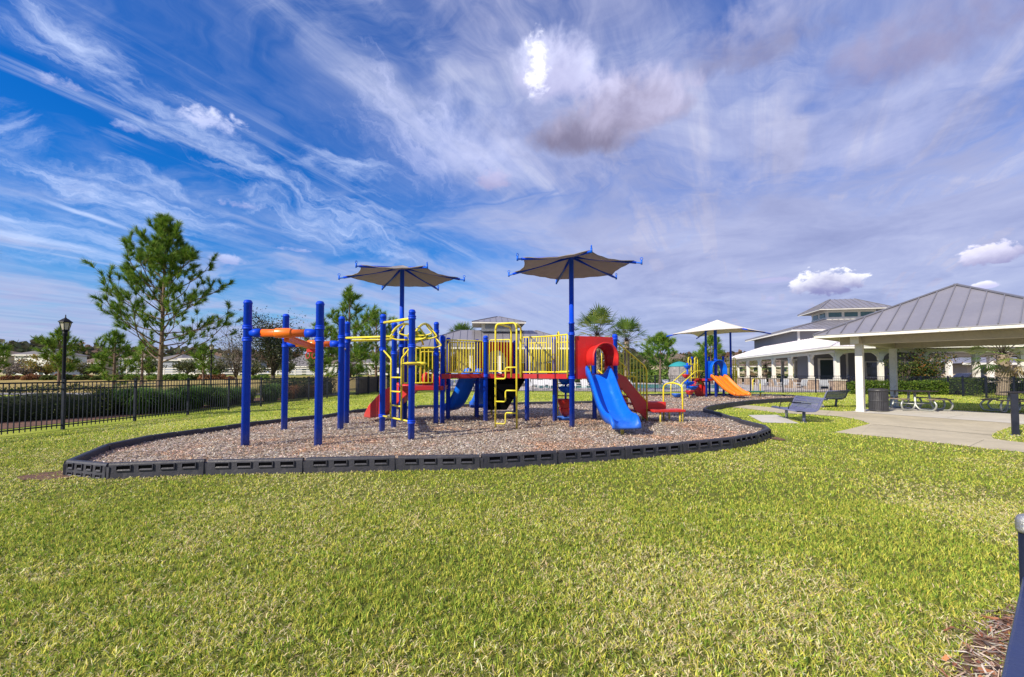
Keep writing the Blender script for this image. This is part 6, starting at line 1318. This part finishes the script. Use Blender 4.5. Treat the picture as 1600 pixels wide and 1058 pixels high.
def broad(name, x, y, H, W, label, cat, group, cols=BLC, wts=None, leaf=.12, n=5000, seed=3, trunk=.16, bare=.25, lim=7, gaps=.5, lump=9, bark=None, clump=.42):
    rnd = random.Random(seed); z0 = hgt(x, y); root = empty(name, (x, y, z0), label=label, cat=cat, group=group); tm = MB(); hb = H * bare; tm.tube([(0, 0, -.1), (0.02 * H, 0, hb * .5), (0, .01 * H, hb)], [trunk * 1.2, trunk, trunk * .85], 12); tm.build('trunk', bark or BARKD, root); lm = MB(); ends = []
    for k in range(lim):
        a = 2 * math.pi * k / lim + rnd.uniform(-.4, .4); el = R(rnd.uniform(25, 80)); r = Vector((math.cos(a) * math.cos(el) * W * .5, math.sin(a) * math.cos(el) * W * .5, (H - hb) * math.sin(el) * .86)) * rnd.uniform(.7, 1.0); b = Vector((0, .01 * H, hb * rnd.uniform(.8, 1.0)))
        pts = [b + r * t + Vector((rnd.uniform(-.05, .05), rnd.uniform(-.05, .05), rnd.uniform(-.02, .08))) * H * .35 * t for t in (0, .3, .6, 1)]; lm.tube(pts, [trunk * .5, trunk * .35, trunk * .2, trunk * .07], 7); ends.append(pts[3]); ends.append(pts[2])
        for _ in range(5):
            s = pts[rnd.choice((1, 2, 2, 3))]; e = s + Vector((rnd.uniform(-1, 1) * W * .26, rnd.uniform(-1, 1) * W * .26, rnd.uniform(-.05, .30) * (H - hb))); lm.tube([s, s.lerp(e, .5) + Vector((0, 0, .04 * H)), e], [trunk * .16, trunk * .10, .008], 5); ends.append(e); ends.append(s.lerp(e, .6))
    lm.build('limbs', bark or BARKD, root); E = np.array([tuple(e) for e in ends]); k = rng.choice(len(E), n); sig = clump * min(W, H) * .17
    u = rng.normal(size=(n, 3)) * sig * np.array([1.15, 1.15, .72]); C = E[k] + u; C = C[C[:, 2] > hb * .55]; tone = vnoise(C[:, [0, 2]], lump / W, seed) ; m = len(C)
    cc = pick(cols, m, wts, .16); cc = cc * (0.80 + .40 * tone[:, None]); g = Grow(); g.add(*leaves(C, leaf, cc, .55)); g.build('crown', root); return root
x, y = at_tree(425, 29); broad('oak_tree', x, y, atY(430, 484, y).z - hgt(x, y), 6.0, 'small dark-leaved oak between the leftmost blue posts', 'tree', 'broadleaf trees beyond the left fence', n=9000, leaf=.115, seed=8, bare=.28, trunk=.13, lim=14, clump=.40, cols=[(0.02, .035, .012), (.05, .07, .02), (.10, .115, .04), (.20, .19, .13)])
x, y = at_tree(368, 33); broad('bare_tree', x, y, atY(368, 498, y).z - hgt(x, y), 4.6, 'thin sparsely leaved tree just left of the leftmost blue post', 'tree', 'broadleaf trees beyond the left fence', n=3600, leaf=.08, seed=9, bare=.22, trunk=.09, lim=14, clump=.38, cols=[(.10, .10, .06), (.22, .20, .15), (.30, .28, .22)])
def bt(px, ytop, Y, W, label, seed, cat='tree', group='broadleaf trees far behind the park', **k):
    x, y = at_tree(px, Y); broad(k.pop('name', 'broadleaf_tree'), x, y, atY(px, ytop, Y).z - hgt(x, y), W, label, cat, group, seed=seed, leaf=k.pop('leaf', .32), n=k.pop('n', 2600), bare=k.pop('bare', .15), **k)
bt(1000, 546, 80, 9, 'dark round tree beyond the pool behind the stair railing', 31); bt(1068, 545, 84, 9, 'dark tree behind the brown roof beyond the pool', 32); bt(1090, 548, 78, 8, 'dark tree beside the narrow pine beyond the pool', 33); bt(975, 552, 84, 8, 'dark low tree left of the distant low house', 34)
OC = [(0.02, .045, .010), (.045, .09, .016), (.26, .11, .02), (.14, .13, .03)]
bt(1445, 538, 33.5, 2.9, 'green tree with orange tinted leaves between the pavilion posts', 35, leaf=.14, n=3400, cols=OC, wts=[.35, .3, .18, .17], group='trees beside the clubhouse'); bt(1412, 548, 33.8, 2.0, 'dark slender tree left of the orange tinted tree', 36, leaf=.13, n=1800, group='trees beside the clubhouse')
bt(1505, 558, 70, 6, 'dense green tree seen through the covered walkway', 37, n=2200); bt(1590, 552, 75, 8, 'tree behind the low white building', 38)
bt(1345 , 560, 88, 8, 'tree behind the clubhouse', 39, n=1200)
for i, (px, yt, W, c, lb) in enumerate(((40, 560, 6, 0, 'greyish bare tree before the white house at left'), (14, 556, 6, 0, 'grey brown bare tree at the far left'), (72, 552, 7, 1, 'yellow green tree left of the near lamp post'), (98, 556, 7, 2, 'rusty brown tree behind the near lamp post'), (133, 562, 6, 3, 'dark evergreen before the brown-roofed house'), (232, 558, 6, 3, 'dark shrubby tree left of the big pine trunk'), (292, 560, 6, 3, 'olive tree right of the big pine trunk'), (343, 562, 6, 3, 'low olive tree beside the farther lamp post'), (395, 562, 6, 3, 'green tree behind the thin bare tree'), (448, 560, 5, 3, 'slim tree behind the white rail fence'), (494, 560, 5, 3, 'dark tree beside the second tall blue post'), (607, 562, 5, 2, 'round yellow green tree before the low white house'), (650, 558, 6, 3, 'olive tree behind the red slide'), (547, 566, 5, 3, 'low tree right of the orange beam'))):
    cols = [[(.16, .14, .12), (.24, .20, .17)], [(.13, .17, .03), (.26, .24, .04), (.34, .22, .05)], [(.28, .14, .05), (.16, .15, .04), (.22, .20, .06)], [(.04, .06, .02), (.08, .10, .03), (.13, .13, .05)]][c]
    bt(px, yt, 62 + (i * 7) % 13, W * .8, lb, 50 + i, cols=cols, n=900 if c == 0 else 1900, leaf=.26, group='trees before the distant houses')
# palms
def frond_palm(px, ytop, Y, label, ntrunk, cr=1.9, seed=1, group='palms'):
    x, y = at_tree(px, Y); rnd = random.Random(seed); zt = atY(px, ytop, Y).z - cr * .75; root = empty('palm_tree', (x, y, 0), label=label, cat='palm tree', group=group); m = MB(); n = 24
    m.tube([(math.sin(k / n * 2) * .1, 0, zt * k / n) for k in range(n + 1)], [ntrunk * (1.15 if k < 2 else 1) * (1.0 + (.10 if k % 2 else -.04)) for k in range(n + 1)], 12)
    for k in range(90): a = k * 2.4; z = zt * (.25 + .75 * k / 90); d = Vector((math.cos(a), math.sin(a), 0)); m.bar(d * ntrunk * .9 + Vector((.08, 0, z)), d * (ntrunk * 1.45) + Vector((.08, 0, z + .16)), .06, .03)
    m.build('trunk', PALMB, root); g = Grow(); c0 = np.array([.09, 0, zt]); st = MB()
    for k in range(38):
        a = k * 2.4 + rnd.uniform(-.2, .2); el = R(-48 + 130 * (k / 38) ** .8); d = np.array([math.cos(a) * math.cos(el), math.sin(a) * math.cos(el), math.sin(el)]); L = cr * rnd.uniform(.42, .62); hubp = c0 + d * L; st.tube([tuple(c0), tuple(c0 + d * L * .5 + np.array([0, 0, .05])), tuple(hubp)], [.025, .015, .012], 5)
        nf = 15; side = np.cross(d, [0, 0, 1.0]); side = side / max(np.linalg.norm(side), 1e-6); up = np.cross(side, d); V, T, C = [], [], []
        dead = k < 3
        for j in range(nf):
            t = -1.25 + 2.5 * j / (nf - 1); dj = d * math.cos(t) + side * math.sin(t) + up * .12 * math.cos(3 * t); ln = cr * .52 * (1 - .25 * abs(t) / 1.25) * rnd.uniform(.85, 1.1); mid = hubp + dj * ln * .55; tip = hubp + dj * ln + np.array([0, 0, -.09 * cr * (.3 + rnd.random() * .8)]); w = (side * math.cos(t) - d * math.sin(t)) * .018 * cr
            o = len(V); V += [hubp, mid - w, mid + w, tip]; T += [[o, o + 1, o + 2], [o + 1, o + 3, o + 2]]
        col = pick([(.28, .21, .12)], 1) if dead else pick([(.08, .15, .03), (.17, .24, .045), (.27, .30, .08)], 1); g.add(np.array(V), np.array(T), np.repeat(col, len(V), 0))
    st.build('frond_stems', BARKD, root); g.build('fronds', root)
frond_palm(932, 488, 36, 'fan palm above the red hooded panel', .20, 2.5, 2, 'palms beyond the pool'); frond_palm(978, 503, 40, 'fan palm just right of the blue post of the red panel', .20, 2.3, 3, 'palms beyond the pool'); frond_palm(722, 508, 70, 'fan palm left of the pool house cupola', .25, 3.2, 4, 'palms beyond the pool')
frond_palm(1566, 512, 29, 'thick-trunked palm under the right side of the pavilion roof', .30, 2.3, 5, 'palms beside the pavilion'); 
frond_palm(1166, 556, 74, 'palm seen through the far porch columns', .25, 2.4, 6, 'palms seen through the porch'); frond_palm(1195, 553, 72, 'palm seen in the middle of the porch columns', .25, 2.6, 7, 'palms seen through the porch'); frond_palm(1245, 556, 78, 'palm seen at the near end of the porch', .25, 2.4, 8, 'palms seen through the porch')
# hedges
def hedge(name, a, b, w, h, label, cols, n, leaf, z=0.0, wts=None, cat='hedge'):
    a, b = Vector(a), Vector(b); L = (b - a).length; root = empty(name, (a.x, a.y, z), math.atan2((b - a).y, (b - a).x), label, cat); m = MB(); nx = max(4, int(L / .5)); vs = []; ring = []
    for i in range(nx + 1):
        x = L * i / nx; k = .82 + .05 * math.sin(i * 1.7); e = .8 if i in (0, nx) else 1; ring.append([Vector((x * .98 + .05, y_ * w / 2 * k * e, z_ * h * k)) for y_, z_ in ((-1, 0), (-1.02, .5), (-.85, .95), (0, 1.0), (.85, .95), (1.02, .5), (1, 0))])
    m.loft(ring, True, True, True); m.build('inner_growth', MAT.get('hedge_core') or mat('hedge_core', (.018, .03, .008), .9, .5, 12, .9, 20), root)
    f = rng.random(n); t = rng.uniform(0, L, n); C = np.zeros((n, 3)); top = f < .42; fr = (f >= .42) & (f < .74); bk = f >= .74; C[:, 0] = t; jj = rng.normal(size=n) * .045; lum = (vnoise(np.stack([t, f * 9], 1), 2.2, 3) - .5) * .16
    C[top, 1] = rng.uniform(-w / 2, w / 2, top.sum()); C[top, 2] = (h + lum + jj)[top]; C[fr, 1] = (-w / 2 - lum + jj)[fr]; C[fr, 2] = rng.uniform(.06, h, fr.sum()); C[bk, 1] = (w / 2 + lum + jj)[bk]; C[bk, 2] = rng.uniform(.06, h, bk.sum())
    ends = rng.random(n) < min(.2, w / L * .6); C[ends, 0] = np.where(rng.random(ends.sum()) < .5, 0, L) + jj[ends]; C[ends, 1] = rng.uniform(-w / 2, w / 2, ends.sum()); C[ends, 2] = rng.uniform(.05, h, ends.sum())
    g = Grow(); cc = pick(cols, n, wts, .2) * (.8 + .4 * vnoise(C[:, [0, 2]], 3, 5))[:, None]; g.add(*leaves(C, leaf, cc, .6)); g.build('foliage', root); return root
HG = [(.03, .06, .010), (.055, .105, .014), (.10, .165, .018), (.17, .225, .03)]
hedge('clipped_hedge', (-17.0, 10.6), (-13.75, 15.4), 1.5, .93, 'dark clipped hedge behind the left end of the black fence', [(.02, .035, .008), (.04, .06, .012), (.075, .10, .02)], 11000, .055)
hedge('clipped_hedge', (23.4, 31.3), (29.2, 30.6), 1.1, .80, 'bright clipped hedge behind the picnic table', HG, 12000, .10, wts=[.15, .3, .35, .2]); hedge('clipped_hedge', (30.0, 29.6), (30.5, 34.5), 1.0, .95, 'darker clipped hedge behind the corner of the right fence', HG, 5000, .10); hedge('clipped_hedge', (31.0, 33.5), (40.0, 31.5), 1.0, 1.0, 'hedge beyond the right fence in front of the parked car', HG, 6000, .12)
hedge('clipped_hedge', (10, 72), (24, 70), 1.6, 1.9, 'tall green hedge beyond the pool behind the stair railing', HG, 5000, .28); hedge('clipped_hedge', (28, 78), (50, 74), 1.4, 1.3, 'low dark hedge seen through the porch columns', HG, 3000, .25)
hedge('shrub_row', (-10.6, 39.5), (-6.0, 40.5), 1.6, 1.3, 'dark rounded shrubs at the far end of the left fence', BLC, 5000, .14, cat='shrub'); hedge('clipped_hedge', (-13.2, 25.5), (-12.9, 31.5), 1.5, 1.05, 'dark low hedge behind the middle of the left fence', BLC, 5200, .10)
hedge('clipped_hedge', (-7.5, 64), (8, 64), 1.6, 1.5, 'green hedge behind the pool house', BLC, 2500, .3)
# ornamental grass clumps
def grass_clump(H, W, cols, n=900, seed=1):
    r0 = rng.uniform(0, W * .22, n); a = rng.uniform(0, 2 * np.pi, n); b = np.stack([r0 * np.cos(a), r0 * np.sin(a), np.zeros(n)], 1); a2 = a + rng.normal(size=n) * .5; reach = rng.uniform(.1, 1, n) ** .8 * W * .72; h = H * rng.uniform(.6, 1.05, n)
    dirs = np.stack([np.cos(a2), np.sin(a2), np.zeros(n)], 1); m1 = b + dirs * (reach * .35)[:, None]; m1[:, 2] = h * .75; tip = b + dirs * reach[:, None]; tip[:, 2] = h * rng.uniform(.35, 1.0, n); s = np.stack([-np.sin(a2), np.cos(a2), np.zeros(n)], 1) * .009
    V = np.stack([b - s, b + s, m1 - s, m1 + s, tip], 1).reshape(-1, 3); k = np.arange(n)[:, None] * 5; T = np.concatenate([k + [0, 1, 3], k + [0, 3, 2], k + [2, 3, 4]], 0); return V, T, np.repeat(pick(cols, n, None, .2), 5, 0)
def clump_proto(H, W, cols): V, T, C = grass_clump(H, W, cols); return np_mesh('arching_plant', V, T, C, LEAF)
GG = [(.06, .14, .03), (.10, .20, .05), (.16, .24, .06), (.05, .10, .03)]; GT = [(.22, .17, .07), (.30, .22, .10), (.12, .14, .05)]; GR = [(.30, .12, .06), (.36, .20, .10), (.20, .10, .05)]
pr = {'g': clump_proto(1.0, 1.2, GG), 't': clump_proto(.9, 1.1, GT + GG[:1]), 'r': clump_proto(.8, .9, GR)}; used = set()
spots = [(FX(y_) - 1.75 - dx, y_, 'g') for y_, dx in ((15.8, .2), (16.3, 1.5), (16.9, 1.2), (17.7, .1), (18.4, 1.3), (19.1, .7), (19.8, .1), (20.5, 1.2), (21.3, .6), (22.5, 1.0))] + [(FX(y_) - 2.0 - dx, y_, 'g') for y_, dx in ((16.0, .9), (16.6, -.2), (17.4, .6), (18.0, -.3), (18.8, .4), (19.5, -.4), (20.2, .5), (20.9, -.3))] + [(FX(y_) - 1.8 - dx, y_, k) for y_, dx, k in ((22.0, .3, 't'), (23.0, -.2, 'g'), (24.0, .5, 't'), (25.2, 0, 'r'), (26.4, .4, 't'), (27.4, 0, 'r'), (29.0, .3, 't'))]
for x, y, k in spots:
    o = pr[k]
    if k in used: o = o.copy(); COL.objects.link(o)
    used.add(k); o.location = (x, y, 0); o.rotation_euler = (0, 0, random.uniform(0, 6)); s = random.uniform(.85, 1.15); o.scale = (s, s, s)
    tag(o, {'g': 'green arching leafy clump behind the left fence, right of the clipped hedge', 't': 'tan green arching clump farther along the left fence', 'r': 'reddish clump farther along the left fence'}[k], 'garden plant', 'arching plants behind the left fence')
# small shrubs on the rise
def shrub_mesh(cols, n=420): C = unit(rng.normal(size=(n, 3))) * rng.uniform(.55, 1, n)[:, None] * np.array([.62, .62, .5]); C[:, 2] = np.abs(C[:, 2]) * 1.3 + .05; V, T, Cc = leaves(C, .22, pick(cols, n, None, .2), .6); return np_mesh('shrub', V, T, Cc, LEAF)
SP = {'red': shrub_mesh([(.26, .10, .05), (.34, .17, .07), (.18, .10, .05)]), 'green': shrub_mesh(BLC[1:]), 'bright': shrub_mesh([(.09, .16, .02), (.14, .22, .04)])}; us = set()
k = 0
for px, c in [(6, 'red'), (14, 'red'), (27, 'red'), (42, 'red'), (53, 'red')] + [(64 + 8.5 * j, 'green' if j % 3 else 'red') for j in range(15)] + [(196, 'bright'), (205, 'bright'), (216, 'bright'), (240, 'bright'), (262, 'bright'), (272, 'bright'), (282, 'bright'), (290, 'bright'), (300, 'green'), (312, 'green'), (320, 'red'), (335, 'red'), (346, 'red'), (360, 'red'), (398, 'bright'), (406, 'bright'), (414, 'bright')]:
    y = 56 + (k % 3) * .7; k += 1; x = (px - 800) / 711 * y; o = SP[c]
    if c in us: o = o.copy(); COL.objects.link(o)
    us.add(c); s = random.uniform(.9, 1.25); o.location = (x, y, hgt(x, y) - .02); o.scale = (s, s, s * random.uniform(.8, 1.1)); o.rotation_euler = (0, 0, k)
    tag(o, {'red': 'small rusty red shrub in the row on the dry lawn', 'green': 'small dark green shrub in the row on the dry lawn', 'bright': 'small bright green shrub in the row on the dry lawn'}[c], 'shrub', 'small shrubs in a row on the dry lawn')
# planting along the pool fence outside
for i, (px, Y, c) in enumerate(((1053, 68, 'bright'), (1036, 67, 'bright'), (1022, 68, 'bright'))):
    p = atY(px, 590, Y); o = SP[c].copy(); COL.objects.link(o); o.location = (p.x, Y, 0); s = 2.4; o.scale = (s, s, s * 1.2); tag(o, ['bright green round shrub below the pine beyond the pool, right one', 'bright green round shrub below the pine beyond the pool, middle one', 'bright green round shrub below the pine beyond the pool, left one'][i], 'shrub', 'bright shrubs beyond the pool')
# far wood line as one mass
def treeline():
    Cs = []; n = 16000
    ang = rng.uniform(R(-62), R(62), n); rr = rng.uniform(190, 240, n); P = np.stack([np.sin(ang) * rr, np.cos(ang) * rr], 1); hmax = 5.5 + 5.5 * vnoise(P, .035, 2) + 2.5 * vnoise(P, .14, 4); z = rng.uniform(0, 1, n) ** .7 * hmax + .5
    z = np.where((ang > R(-8)) & (ang < R(12)), z * .8, z); C = np.concatenate([P, z[:, None] + 1.0], 1); br = vnoise(P, .03, 6)
    cols = np.where((br > .5)[:, None], pick([(.13, .075, .05), (.17, .11, .075), (.09, .08, .045)], n, None, .15), pick([(.045, .055, .025), (.07, .085, .035), (.11, .10, .06)], n, None, .15))
    V, T, C_ = leaves(C, 2.3, cols, .8); tag(np_mesh('distant_woods', V, T, C_, LEAF), 'brown and green wood line on the horizon', 'woods', kind='stuff')
treeline()
